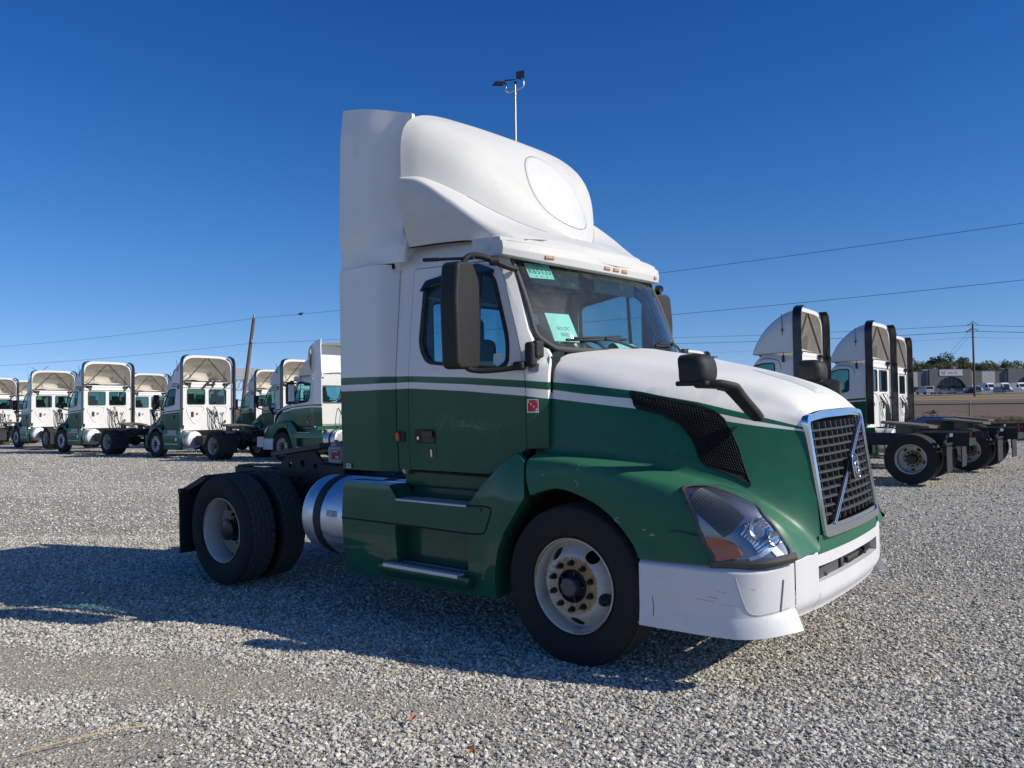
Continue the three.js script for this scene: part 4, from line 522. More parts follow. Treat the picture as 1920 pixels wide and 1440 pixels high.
// mirrors
for (const s of [1, -1]) {
  const M1 = g => s > 0 ? g : mirror(g), g = pivot('mirror', T);
  const hs = new THREE.ExtrudeGeometry(new THREE.Shape(rounded([[-0.125, -0.345], [0.125, -0.34], [0.14, -0.1], [0.135, 0.24], [0.06, 0.345], [-0.11, 0.335], [-0.14, 0.1]], 0.035).map(p => new THREE.Vector2(...p))), { depth: 0.075, bevelEnabled: true, bevelThickness: 0.03, bevelSize: 0.018, bevelSegments: 4 });
  hs.rotateY(Math.PI / 2).rotateY(0.18).translate(-0.775, 2.258, 1.365);
  part('housing', M1(hs), M.plastic, g);
  part('mirror_face', M1(bx(0.006, 0.56, 0.21, -0.808, 2.26, 1.372, 0.002).translate(0.8, 0, -1.37).rotateY(0.18).translate(-0.8, 0, 1.37)), M.mirrorGlass, g);
  part('upper_arm', M1(merge(tube([[-0.72, 2.55, 1.345], [-0.715, 2.63, 1.335], [-0.69, 2.665, 1.29], [-0.62, 2.65, 1.2], [-0.555, 2.60, 1.08], [-0.53, 2.585, 1.0]], 0.022, 30, 10), cyl(0.034, 0.034, 0.06, 0, 0, 0, 'x', 14).rotateY(0.9).translate(-0.60, 2.635, 1.16))), M.plastic, g);
  part('lower_arm', M1(merge(tube([[-0.70, 1.96, 1.36], [-0.70, 1.905, 1.345], [-0.65, 1.885, 1.30], [-0.5, 1.89, 1.2], [-0.43, 1.90, 1.16]], 0.019, 30, 10), bx(0.09, 0.06, 0.06, -0.41, 1.91, 1.145, 0.02), bx(0.075, 0.17, 0.07, -0.345, 1.985, 1.10, 0.025), bx(0.05, 0.12, 0.09, -0.315, 2.02, 1.06, 0.02))), M.plastic, g);
  const an = part('antenna', M1(merge(bar([-0.66, 2.645, 1.30], [-0.93, 2.66, 1.36], 0.011, 8), bar([-0.93, 2.66, 1.36], [-1.05, 2.667, 1.385], 0.014, 8))), M.black, g);
  const h = pivot('bonnet_mirror', T);
  const bm = new THREE.SphereGeometry(0.115, 28, 20); { const P = bm.attributes.position; for (let i = 0; i < P.count; i++) { let x = P.getX(i) / 0.115, y = P.getY(i) / 0.115, z = P.getZ(i) / 0.115; const q = (t, e) => Math.sign(t) * Math.abs(t) ** e; x = q(x, 0.55); y = q(y, 0.6); z = q(z, 0.6); x = x < -0.55 ? -0.55 : x; P.setXYZ(i, x * 0.112 + (y > 0 ? -0.012 * y : 0), (y < -0.85 ? -0.85 : y) * 0.094, z * 0.105); } bm.computeVertexNormals(); }
  part('housing', M1(bm.translate(0.80, 1.845, 1.0)), M.plastic, h);
  part('mirror_face', M1(bx(0.006, 0.12, 0.15, 0.735, 1.85, 1.0, 0.02)), M.mirrorGlass, h);
  const arm = new THREE.CatmullRomCurve3([V(0.80, 1.762, 1.0), V(0.92, 1.755, 0.965), V(0.985, 1.735, 0.92), V(1.02, 1.66, 0.85), V(1.06, 1.55, 0.72)], false, 'catmullrom', 0.15);
  part('arm', M1(grid((u, v) => { const p = arm.getPoint(u), a = v * 6.2832, w = lerp(0.08, 0.05, sstep(0.2, 0.75, u)) * (u > 0.9 ? lerp(1, 0.75, (u - 0.9) * 10) : 1), t = 0.024; const q = (c, e) => Math.sign(c) * Math.abs(c) ** e; const d = arm.getTangent(u), sd = V(1, 0, 0.35).cross(d).cross(d).normalize(); if (sd.x < 0) sd.negate(); const nn = d.clone().cross(sd).normalize(); return [p.x + sd.x * w * q(Math.cos(a), 0.5) + nn.x * t * q(Math.sin(a), 0.5), p.y + sd.y * w * q(Math.cos(a), 0.5) + nn.y * t * q(Math.sin(a), 0.5), p.z + sd.z * w * q(Math.cos(a), 0.5) + nn.z * t * q(Math.sin(a), 0.5)]; }, 40, 20)), M.plastic, h);
  part('base', M1(merge(bx(0.2, 0.03, 0.19, 0.81, 1.765, 1.0, 0.012))), M.plastic, h);
}
// ---------------------------------------------------------------- ground: crushed limestone yard
{
  const N = 2048, S = 2.4, bump = document.createElement('canvas'); bump.width = bump.height = N; const bc = bump.getContext('2d');
  const tex = canvas(N, N, (x, w, h) => {
    x.fillStyle = css(0.37, 0.335, 0.275); x.fillRect(0, 0, w, h); bc.fillStyle = '#303030'; bc.fillRect(0, 0, w, h);
    for (let i = 0; i < 60000; i++) { const v = rr(0.2, 0.56), s = rr(0.6, 2.6); x.fillStyle = css(v, v * 0.955, v * 0.86, 0.8); x.fillRect(rnd() * w, rnd() * h, s, s); }
    for (let k = 0; k < 15000; k++) {
      const s = 4 + 12 * Math.pow(rnd(), 2.2), t = rnd(), v = t < 0.2 ? rr(0.2, 0.32) : t < 0.8 ? rr(0.40, 0.58) : rr(0.6, 0.76), wm = rr(0.84, 0.94), px = rnd() * w, py = rnd() * h, n = 5 + Math.floor(rnd() * 3), a0 = rnd() * 6, el = rr(0.6, 1), pts = [];
      for (let i = 0; i < n; i++) { const a = a0 + i / n * 6.283, r = s * rr(0.7, 1.1); pts.push([Math.cos(a) * r, Math.sin(a) * r * el]); }
      for (const dx of px < 20 ? [0, w] : px > w - 20 ? [0, -w] : [0]) for (const dy of py < 20 ? [0, h] : py > h - 20 ? [0, -h] : [0]) {
        const path = (c, ox, oy, kk) => { c.beginPath(); pts.forEach((p, i) => c[i ? 'lineTo' : 'moveTo'](px + dx + ox + p[0] * kk, py + dy + oy + p[1] * kk)); c.closePath(); c.fill(); };
        x.fillStyle = css(v, v * 0.98 * (0.45 * wm + 0.54), v * 0.95 * (wm - 0.06)); path(x, 0, 0, 1); x.fillStyle = css(v * 1.08, v * 1.06, v, 0.6); path(x, -1, -1, 0.55);
        const g = Math.round(90 + 9 * s); bc.fillStyle = `rgb(${g - 40},${g - 40},${g - 40})`; path(bc, 0, 0, 1); bc.fillStyle = `rgb(${g},${g},${g})`; path(bc, rr(-1, 1), rr(-1, 1), 0.7);
      }
    }
  });
  inM(tex, S, S); const bt = new THREE.CanvasTexture(bump); bt.wrapS = bt.wrapT = THREE.RepeatWrapping; inM(bt, S, S);
  const warp = t => { const a = Math.abs(t); return Math.sign(t) * (26 * a + 590 * a ** 5); }, n = 260;
  const g = grid((u, v) => { const x = warp(u * 2 - 1) - 2, z = warp(1 - v * 2) + 1; return [x, GY + (Math.hypot(x, z) < 60 ? 0.02 * (fbm(x * 0.35, z * 0.35, 3) - 0.5) * sstep(2, 6, Math.hypot(x + 2, z)) : 0), z]; }, n, n, 'xz');
  const P = g.attributes.position, C = new Float32Array(P.count * 3);
  for (let i = 0; i < P.count; i++) { const x = P.getX(i), z = P.getZ(i), far = sstep(9, 24, Math.hypot(x - EYE.x, z - EYE.z)), m = 0.74 + 0.32 * fbm(x * 0.22 + 5, z * 0.5, 4) + 0.10 * fbm(x * 0.05, z * 0.12, 2) + far * (0.16 + 0.5 * (fbm(x * 1.1, z * 3.3, 3) - 0.5)), d = bare(x, z); C[i * 3] = lerp(m, 1.08, d); C[i * 3 + 1] = lerp(m, 1.04, d); C[i * 3 + 2] = lerp(m * 0.985, 0.96, d); }
  g.setAttribute('color', new THREE.BufferAttribute(C, 3));
  struct('ground', g, std(lin(1, 1, 1), 0.95, 0, { map: tex, bumpMap: bt, bumpScale: 0.016, vertexColors: true }));
}
function segD(x, z, a, b, c, d) { const t = clamp(((x - a) * (c - a) + (z - b) * (d - b)) / ((c - a) ** 2 + (d - b) ** 2), 0, 1); return Math.hypot(x - a - t * (c - a), z - b - t * (d - b)); }
function bare(x, z) { // trodden strips where the fines show
  const q = 0.25 * (fbm(x * 3.1, z * 3.1, 3) - 0.5) * 2;
  return Math.max(sstep(0.50, 0.2, segD(x, z, -4.6, 4.3, -1.45, 2.72) + q), 0.75 * sstep(0.26, 0.04, segD(x, z, -1.3, 2.6, 0.25, 2.15) + q * 0.8), 0.9 * sstep(0.3, 0.08, segD(x, z, -2.6, 4.85, -0.95, 3.55) + q));
}
// loose stones lying near the camera
{
  const shapes = Array.from({ length: 6 }, () => { const p = []; for (let i = 0; i < 13; i++) { const a = rnd() * 6.283, b = Math.acos(rr(-1, 1)), r = rr(0.75, 1.1); p.push(V(Math.sin(b) * Math.cos(a) * r, Math.cos(b) * r * rr(0.5, 0.7), Math.sin(b) * Math.sin(a) * r * rr(0.7, 1))); } const g = new ConvexGeometry(p); return clean(g); });
  const mat = std(lin(1, 1, 1), 0.88), lists = shapes.map(() => []);
  const fx = -0.6263, fz = -0.7796, rx = 0.7796, rz = -0.6263; // ahead and to the right of the viewer
  let made = 0;
  const put = (count, d0, d1, s0, s1, pow) => { for (let i = 0; i < count; i++) { const d = Math.sqrt(lerp(d0 * d0, d1 * d1, rnd())), q = rr(-0.72, 0.72) * d, x = EYE.x + fx * d + rx * q, z = EYE.z + fz * d + rz * q; const b = bare(x, z); if (rnd() < b * 0.88) continue; if (rnd() > 0.35 + 1.1 * fbm(x * 1.3, z * 1.3, 3)) continue; lists[Math.floor(rnd() * 6)].push([x, z, s0 + (s1 - s0) * Math.pow(rnd(), pow) * (1 - 0.5 * b)]); made++; } };
  put(180000, 3.2, 6.5, 0.004, 0.018, 2.2); put(130000, 6.5, 11, 0.006, 0.019, 2.0); put(60000, 11, 20, 0.009, 0.026, 1.8); put(60000, 20, 38, 0.012, 0.034, 1.6);
  const o = new THREE.Object3D(), c = new THREE.Color(), gr = new THREE.Group(); gr.name = 'gravel'; gr.userData = { kind: 'stuff', label: 'pale crushed limestone gravel scattered over the yard', category: 'gravel' }; scene.add(gr);
  lists.forEach((l, k) => {
    const im = new THREE.InstancedMesh(shapes[k], mat, l.length); im.name = 'stones'; im.userData.kind = 'stuff'; im.castShadow = im.receiveShadow = true; gr.add(im);
    l.forEach(([x, z, s], i) => { o.position.set(x, GY + 0.02 * (fbm(x * 0.35, z * 0.35, 3) - 0.5) * sstep(2, 6, Math.hypot(x + 2, z)) + s * rr(0.1, 0.45), z); o.rotation.set(rr(-0.5, 0.5), rnd() * 6.283, rr(-0.5, 0.5)); o.scale.set(s * rr(0.8, 1.3), s * rr(0.7, 1.1), s); o.updateMatrix(); im.setMatrixAt(i, o.matrix); const t = rnd(), v = t < 0.2 ? rr(0.17, 0.3) : t < 0.8 ? rr(0.42, 0.64) : rr(0.66, 0.84), w = rr(0.80, 0.93); c.setRGB(v, v * (0.5 + 0.508 * w), v * (w - 0.06)); im.setColorAt(i, c); });
  });
}
// ---------------------------------------------------------------- the short bonnet day cabs parked behind: one is built, the others are copies
const CL = livery(-1.9, 0.2, 3.2, 3.2, [[-2, 1.83, 1.78, 1.745], [-0.5, 1.735, 1.685, 1.65], [-0.2, 1.69, 1.645, 1.61], [0.3, 1.56, 1.525, 1.50], [0.7, 1.40, 1.375, 1.355], [1.02, 1.20, 1.185, 1.17], [1.4, 0.9, 0.89, 0.88]], 1024);
const CP = phys(lin(1, 1, 1), 0.5, { map: CL, clearcoat: 0.3, clearcoatRoughness: 0.08, specularIntensity: 0.2 });
const MB = { white: phys(lin(0.74, 0.725, 0.69), 0.55, { clearcoat: 0.2, clearcoatRoughness: 0.3 }), lining: std(lin(1, 1, 1), 0.85, 0, { map: canvas(512, 512, (x, w, h) => { x.fillStyle = css(0.70, 0.66, 0.58); x.fillRect(0, 0, w, h); mottle(x, w, h, 90, [0.3, 0.27, 0.22], 0.14, 10, 60); mottle(x, w, h, 14, [0.06, 0.055, 0.05], 0.3, 12, 40); }) }), glass: phys(lin(0.30, 0.46, 0.42), 0.03, { transmission: 1, thickness: 0, ior: 1.5 }), tank: std(lin(0.8, 0.8, 0.8), 0.4, 0.5), plate: std(lin(0.16, 0.13, 0.095), 0.7) };
function makeDayCab() {
  const t = new THREE.Group(); t.name = 'day_cab_truck';
  const cz = (x, y) => 1.09 - (y > 1.85 ? 0.10 * (y - 1.85) : 0) - (y > 2.62 ? 1.3 * (y - 2.62) ** 1.6 : 0) - (x > -0.5 ? 0.35 * (x + 0.5) : 0), onC = h => (x, y) => [x, y, cz(x, y) + h];
  const win = rounded([[-1.22, 1.98], [-0.55, 1.90], [-0.50, 2.02], [-0.72, 2.52], [-0.95, 2.58], [-1.22, 2.58]], 0.07);
  const cab = part('cab_shell', merge(both(panel([[-1.64, 1.02], [-0.36, 1.02], [-0.34, 1.80], [-0.52, 2.16], [-0.78, 2.62], [-0.92, 2.78], [-1.64, 2.84]], [win], onC(0), { L: 0.1, depth: 0.04 })),
    grid((u, v) => { const s = lerp(-1, 1, v), x = lerp(-1.64, -0.78, u); return [x, 2.80 + 0.07 * (1 - s * s) - 0.16 * sstep(0.55, 1, u), s * 0.93]; }, 8, 12, 'xy')), CP, t);
  pair('side_window', panel(grow(win, 0.005), [], onC(-0.015), { L: 0.15, depth: 0 }), MB.glass, cab);
  pair('window_seal', panel(grow(win, 0.012), [grow(win, -0.02)], onC(0.004), { L: 0.1, depth: 0.012 }), M.black, cab);
  pair('door_line', tube([[-1.32, 1.08], [-1.32, 2.60], [-1.2, 2.66], [-0.9, 2.66], [-0.48, 2.0], [-0.42, 1.75], [-0.42, 1.1]].map(p => onC(0.001)(...p)), 0.007, 60, 4), M.dark, cab);
  pair('door_handle', merge(bx(0.05, 0.17, 0.03, -1.24, 1.52, 1.10, 0.012)), M.black, cab);
  pair('marker_light', bx(0.06, 0.03, 0.02, -0.45, 1.42, 1.06, 0.008), M.amberDim, cab);
  part('windscreen', grid((u, v) => { const s = lerp(-1, 1, u), k = 1 - Math.abs(s) ** 2.4; return [lerp(-0.36 + 0.2 * k, -0.80 + 0.18 * k, v), lerp(1.80, 2.68, v), s * lerp(1.0, 0.92, v)]; }, 20, 6), MB.glass, cab);
  part('cab_interior', merge(bx(1.2, 0.05, 1.9, -1.0, 1.1, 0), bx(0.4, 0.5, 1.8, -0.55, 1.5, 0, 0.08), ...[0.5, -0.5].map(z => merge(bx(0.5, 0.4, 0.5, -1.05, 1.4, z, 0.05), bx(0.15, 0.75, 0.5, -1.32, 1.85, z, 0.06), bx(0.1, 0.22, 0.3, -1.34, 2.28, z, 0.04)))), M.seat, t);
  part('steering_wheel', new THREE.TorusGeometry(0.22, 0.02, 6, 24).rotateY(1.57).rotateZ(0.5).translate(-0.82, 1.85, -0.5), M.black, t);
  // rear wall with two windows
  const rw = part('rear_wall', merge(panel(rounded([[-1.07, 1.02], [1.07, 1.02], [1.07, 1.85], [1.0, 2.62], [0.88, 2.84], [-0.88, 2.84], [-1.0, 2.62], [-1.07, 1.85]], 0.06), [rect(0.09, 2.0, 0.80, 2.56, 0.07), rect(-0.80, 2.0, -0.09, 2.56, 0.07)], (z, y) => [-1.65, y, z], { L: 0.3, depth: 0.04, dir: [1, 0, 0] }), bx(0.12, 0.10, 1.75, -1.60, 2.78, 0, 0.03), bx(0.05, 0.08, 2.0, -1.66, 2.66, 0, 0.02)), MB.white, t);
  for (const z of [0.445, -0.445]) { const w = part('rear_window', panel(rect(z - 0.35, 2.005, z + 0.35, 2.555, 0.06), [], (a, y) => [-1.635, y, a], { L: 0.4, depth: 0 }), MB.glass, rw); part('seal', panel(rect(z - 0.375, 1.98, z + 0.375, 2.58, 0.08), [rect(z - 0.34, 2.015, z + 0.34, 2.545, 0.06)], (a, y) => [-1.656, y, a], { L: 0.4, depth: 0.01, dir: [1, 0, 0] }), M.black, w); }
  pair('pressed_rib', merge(tube([[-1.655, 1.90, 0.16], [-1.655, 1.90, 0.80], [-1.655, 1.8, 0.84], [-1.655, 1.35, 0.60], [-1.655, 1.27, 0.5], [-1.655, 1.35, 0.38], [-1.655, 1.8, 0.14]], 0.014, 50, 5, true)), MB.white, rw);
  for (const z of [0.5, -0.5]) { part('vent', bx(0.03, 0.2, 0.10, -1.66, 1.62, z - 0.1, 0.01), M.black, rw); part('round_plug', cyl(0.05, 0.05, 0.02, -1.66, 1.64, z + 0.09, 'x', 20), M.satin, rw); part('hinge', bx(0.05, 0.05, 0.07, -1.67, 1.83, Math.sign(z) * 1.0, 0.01), M.black, rw); part('lower_bracket', bx(0.06, 0.14, 0.1, -1.67, 1.15, Math.sign(z) * 1.0, 0.01), M.frame, rw); part('fairing_bracket', merge(bx(0.1, 0.04, 0.26, -1.70, 2.80, Math.sign(z) * 0.80, 0.01), bar([-1.70, 2.8, Math.sign(z) * 0.9], [-1.68, 2.62, Math.sign(z) * 0.72], 0.025), bar([-1.70, 2.8, Math.sign(z) * 0.7], [-1.68, 2.62, Math.sign(z) * 0.72], 0.025)), M.frame, rw); }
  // roof fairing: an open shell
  const fp = new THREE.CatmullRomCurve3([V(-1.68, 3.85, 1.09), V(-1.42, 3.77, 1.07), V(-1.14, 3.62, 1.03), V(-0.88, 3.38, 0.97), V(-0.70, 3.08, 0.88), V(-0.62, 2.80, 0.80)], false, 'centripetal');
  const sh = k => (u, v) => { const p = fp.getPoint(u), a = Math.PI * v, n = lerp(5, 3, u), c = Math.cos(a), s = Math.sin(a), q = (w, e) => Math.sign(w) * Math.abs(w) ** e; return [p.x - k * 0.8 * u, 2.80 + (p.y - 2.80 - k) * q(s, 2 / n), (p.z - k) * q(c, 2 / n)]; };
  const fr = part('roof_fairing', merge(grid(sh(0), 24, 44), grid((u, v) => { const a = sh(0)(0, v), b = sh(0.09)(0, v); return [a[0], lerp(a[1], b[1], u), lerp(a[2], b[2], u)]; }, 1, 44)), MB.white, t);
  part('lining', merge(grid((u, v) => { const p = sh(0.09)(u, v); return [p[0] - 0.02 * (1 - u) * 0, p[1] + 0.05 * Math.sin(v * 9 + 1) * u, p[2]]; }, 20, 36), grid((u, v) => [lerp(-1.6, -0.75, u), 2.86 + 0.10 * fbm(v * 5, u * 3, 2) + 0.12 * Math.sin(v * 3.1) * u, lerp(-0.9, 0.9, v)], 10, 20)), MB.lining, fr);
  for (const s of [1, -1]) { part('brace', bar([-1.66, 3.74, 0.03 * s], [-1.68, 2.88, 0.86 * s], 0.022, 6), std(lin(0.06, 0.04, 0.03), 0.7), fr); part('edge_seal', s > 0 ? SEALG : mirror(SEALG), M.blackGloss, fr); part('antenna', merge(bar([-1.42, 2.68, 1.02 * s], [-1.42, 3.66, 1.10 * s], 0.008, 5), bx(0.06, 0.16, 0.06, -1.42, 2.66, 1.03 * s, 0.02), cyl(0.03, 0.02, 0.03, -1.42, 3.3, 1.085 * s, 'y', 8)), M.black, fr); }
  for (const s of [1, -1]) { part('side_seal', bx(0.20, 1.68, 0.022, -1.76, 1.95, 1.10 * s, 0.008), M.blackGloss, t); part('corner_pillar', bx(0.05, 1.7, 0.05, -1.66, 1.92, 1.05 * s, 0.02), MB.white, t); }
  // bonnet
  const HN = net([[[-.28, 1.80, 0], [.25, 1.70, 0], [.70, 1.52, 0], [.98, 1.30, 0], [1.08, 1.0, 0]], [[-.36, 1.76, .55], [.2, 1.66, .5], [.66, 1.47, .44], [.96, 1.26, .4], [1.07, 1.0, .4]], [[-.40, 1.66, .90], [.15, 1.54, .80], [.62, 1.36, .68], [.92, 1.17, .6], [1.05, .96, .6]], [[-.43, 1.36, 1.0], [.1, 1.28, .96], [.58, 1.15, .88], [.88, 1.04, .82], [1.01, .9, .82]], [[-.44, 1.20, 1.1], [.05, 1.22, 1.12], [.5, 1.09, 1.1], [.78, .97, 1.03], [.92, .86, 1.0]], [[-.45, 1.07, 1.16], [-.02, 1.16, 1.17], [.32, 1.05, 1.17], [.55, .88, 1.15], [.66, .74, 1.13]], [[-.45, .92, 1.17], [-.08, 1.11, 1.18], [.22, 1.02, 1.18], [.44, .83, 1.17], [.54, .64, 1.15]]]);
  const bn = part('bonnet', both(grid((u, v) => HN(u, v), 26, 44, 'xy')), CP, t);
  pair('headlight', panel([[.80, .58], [.96, .50], [.985, .62], [.95, .74], [.84, .72]], [], offs(HN, -0.012), { L: 0.05, depth: 0 }), M.chrome, bn);
  part('grille', grid((u, v) => { const z = lerp(-0.42, 0.42, u); return [lerp(1.10, 0.99, v) + 0.03 * (1 - (z / 0.42) ** 2), lerp(0.78, 1.27, v), z]; }, 10, 6), M.grille, bn);
  part('bumper', merge(both(grid((u, v) => { const a = lerp(0, Math.PI / 2, u); return [0.62 + 0.52 * Math.sin(a) ** 0.7 - 0.03 * (v - 0.5) ** 2, lerp(0.36, 0.84, v), 1.16 * Math.cos(a) ** 0.5]; }, 24, 6))), std(lin(0.13, 0.13, 0.135), 0.6), t);
  part('engine_block', merge(bx(1.1, 0.8, 0.8, 0.3, 1.0, 0), both(grid((u, v) => { const a = lerp(-0.3, 3.4, u); return [0.6 * Math.cos(a), 0.52 + 0.6 * Math.sin(a), lerp(0.5, 1.1, v)]; }, 16, 1))), M.dark, t);
  for (const s of [1, -1]) {
    const M1 = g => s > 0 ? g : mirror(g);
    const sk = part('side_skirt', M1(merge(panel([[-1.95, 0.30], [-0.60, 0.30], [-0.58, 0.6], [-0.50, 0.85], [-0.44, 1.02], [-1.90, 1.02]], [], (x, y) => [x, y, 1.17 + 0.06 * sstep(-1.5, -1.95, x) - 0.03 * ((y - 0.65) / 0.4) ** 2], { L: 0.1, depth: 0.06 }), bx(1.3, 0.02, 0.25, -1.2, 1.02, 1.05))), CP, t);
    for (const y of [0.52, 0.86]) part('step', M1(bx(0.9, 0.03, 0.08, -1.18, y, 1.165, 0.008)), M.aluTread, sk);
    part('bright_panel', M1(bx(0.62, 0.15, 0.02, -1.22, 0.965, 1.165, 0.006)), M.satin, sk);
    part('fuel_tank', merge(latheZ([[0, -0.45], [0.28, -0.44], [0.32, -0.40], [0.325, 0.4], [0.3, 0.44], [0, 0.45]], 32).rotateY(Math.PI / 2).translate(-1.85, 0.68, 0.85 * s)), MB.tank, t);
    part('tank_strap', cyl(0.333, 0.333, 0.05, -2.1, 0.68, 0.85 * s, 'x', 32, true), M.satin, t);
    const mr = pivot('mirror', t); part('housing', M1(merge(bx(0.10, 0.5, 0.22, -0.42, 2.12, 1.36, 0.04))), M.plastic, mr); part('arm', M1(merge(bar([-0.42, 1.86, 1.32], [-0.46, 1.78, 1.02], 0.025), bar([-0.42, 2.34, 1.3], [-0.6, 2.3, 1.02], 0.018))), M.plastic, mr);
    const hm = pivot('bonnet_mirror', t); part('housing', M1(bx(0.10, 0.13, 0.19, 0.52, 1.78, 1.0, 0.035)), M.satin, hm); part('arm', M1(merge(bar([0.52, 1.72, 1.0], [0.35, 1.36, 0.92], 0.016), bar([0.52, 1.72, 1.03], [0.46, 1.3, 0.94], 0.016))), M.black, hm);
    wheel('front_wheel', t, [0, 0.495, 1.03 * s], { flip: s < 0, rim: M.rimAlu }); wheel('rear_wheel', t, [-4.0, 0.495, 1.06 * s], { rear: true, flip: s < 0, rim: M.rimWhite }); wheel('inner_rear_wheel', t, [-4.0, 0.495, 0.73 * s], { inner: true, flip: s < 0 });
    part('mud_flap', M1(merge(bx(0.02, 0.5, 0.6, -4.66, 0.50, 0.92), bx(0.06, 0.05, 0.8, -4.64, 0.80, 0.85))), M.black, t);
    part('flap_bracket', M1(merge(bar([-4.55, 0.95, 0.45], [-4.62, 0.80, 1.2], 0.03), bx(0.03, 0.07, 0.42, -4.68, 0.98, 0.9))), M.frame, t);
    part('reflector_strip', M1(bx(0.02, 0.06, 0.36, -4.70, 0.98, 0.92)), M.satin, t);
    part('tail_light', M1(bx(0.05, 0.09, 0.16, -4.98, 0.98, 0.36, 0.01)), M.red, t);
    part('frame_rail', merge(bx(5.9, 0.24, 0.02, -2.0, 0.86, 0.42 * s), bx(5.9, 0.014, 0.09, -2.0, 0.975, 0.38 * s), bx(0.9, 0.12, 0.02, -4.75, 0.98, 0.40 * s).rotateZ(0)), M.frame, t);
  }
  part('end_beam', bx(0.06, 0.26, 0.9, -4.93, 0.88, 0), M.frame, t); for (const x of [-3.2, -2.4]) part('cross_member', bx(0.1, 0.2, 0.8, x, 0.86, 0), M.frame, t);
  part('rear_axle', merge(cyl(0.08, 0.08, 1.6, -4.0, 0.5, 0, 'z', 12), new THREE.SphereGeometry(0.22, 14, 10).translate(-4.0, 0.52, 0), both(cyl(0.12, 0.12, 0.2, -4.35, 0.6, 0.45, 'y', 12))), M.frame, t);
  part('fifth_wheel', merge(...(() => { const s = new THREE.Shape(); [[-0.5, -0.4], [-0.35, -0.46], [0.3, -0.46], [0.48, -0.2], [0.48, 0.2], [0.3, 0.46], [-0.35, 0.46], [-0.5, 0.4], [-0.62, 0.2], [0, 0.05], [0, -0.05], [-0.62, -0.2]].forEach((p, i) => s[i ? 'lineTo' : 'moveTo'](...p)); return [new THREE.ExtrudeGeometry(s, { depth: 0.04, bevelSize: 0.008, bevelThickness: 0.008, bevelSegments: 1 }).rotateX(Math.PI / 2).rotateZ(0.10).translate(-3.72, 1.20, 0)]; })(), both(bx(0.3, 0.2, 0.08, -3.72, 1.07, 0.36)), both(bx(1.0, 0.02, 0.15, -4.45, 1.02, 0.34).rotateZ(0))), MB.plate, t);
  const hoses = [[0.12, 0.05], [0.2, 0.13], [0.05, -0.02], [-0.02, 0.4], [0.3, 0.3]].map(([a, b], i) => tube([[-1.68, 1.72 + 0.05 * i, a], [-1.80, 1.6, lerp(a, b, 0.4) + 0.06], [-1.80, 1.15 + 0.05 * (i % 3), b + 0.12], [-1.76, 1.0, b + 0.2], [-1.9, 1.0, b]], 0.016, 30, 5));
  part('air_line', merge(hoses), M.black, t); part('electric_cable', merge(tube([[-1.68, 1.7, 0.7], [-1.72, 1.5, 0.6], [-1.72, 1.2, 0.62], [-1.7, 1.05, 0.5]], 0.012, 24, 5), tube([[-1.68, 1.3, 0.78], [-1.75, 1.38, 0.7], [-1.74, 1.2, 0.66], [-1.7, 1.02, 0.7]], 0.02, 24, 5)), M.black, t);
  pair('battery_box', bx(0.5, 0.34, 0.3, -2.62, 0.66, 0.75, 0.03), M.frame, t);
  return t;
}
const SEALG = (() => { // black rubber edge along the open back of the fairing
  const p = [[2.80, 1.095], [3.3, 1.10], [3.62, 1.09], [3.78, 1.02], [3.855, 0.86]].map(q => V(-1.66, q[0], q[1])), c = new THREE.CatmullRomCurve3(p);
  return merge(grid((u, v) => { const a = c.getPoint(u); return [a.x - 0.19 * v, a.y, a.z]; }, 24, 3), grid((u, v) => { const a = c.getPoint(u); return [a.x - 0.19 * v, a.y - 0.02, a.z - 0.022]; }, 24, 3), grid((u, v) => { const a = c.getPoint(u); return [a.x - 0.19, a.y - 0.02 * v, a.z - 0.022 * v]; }, 24, 1));
})();
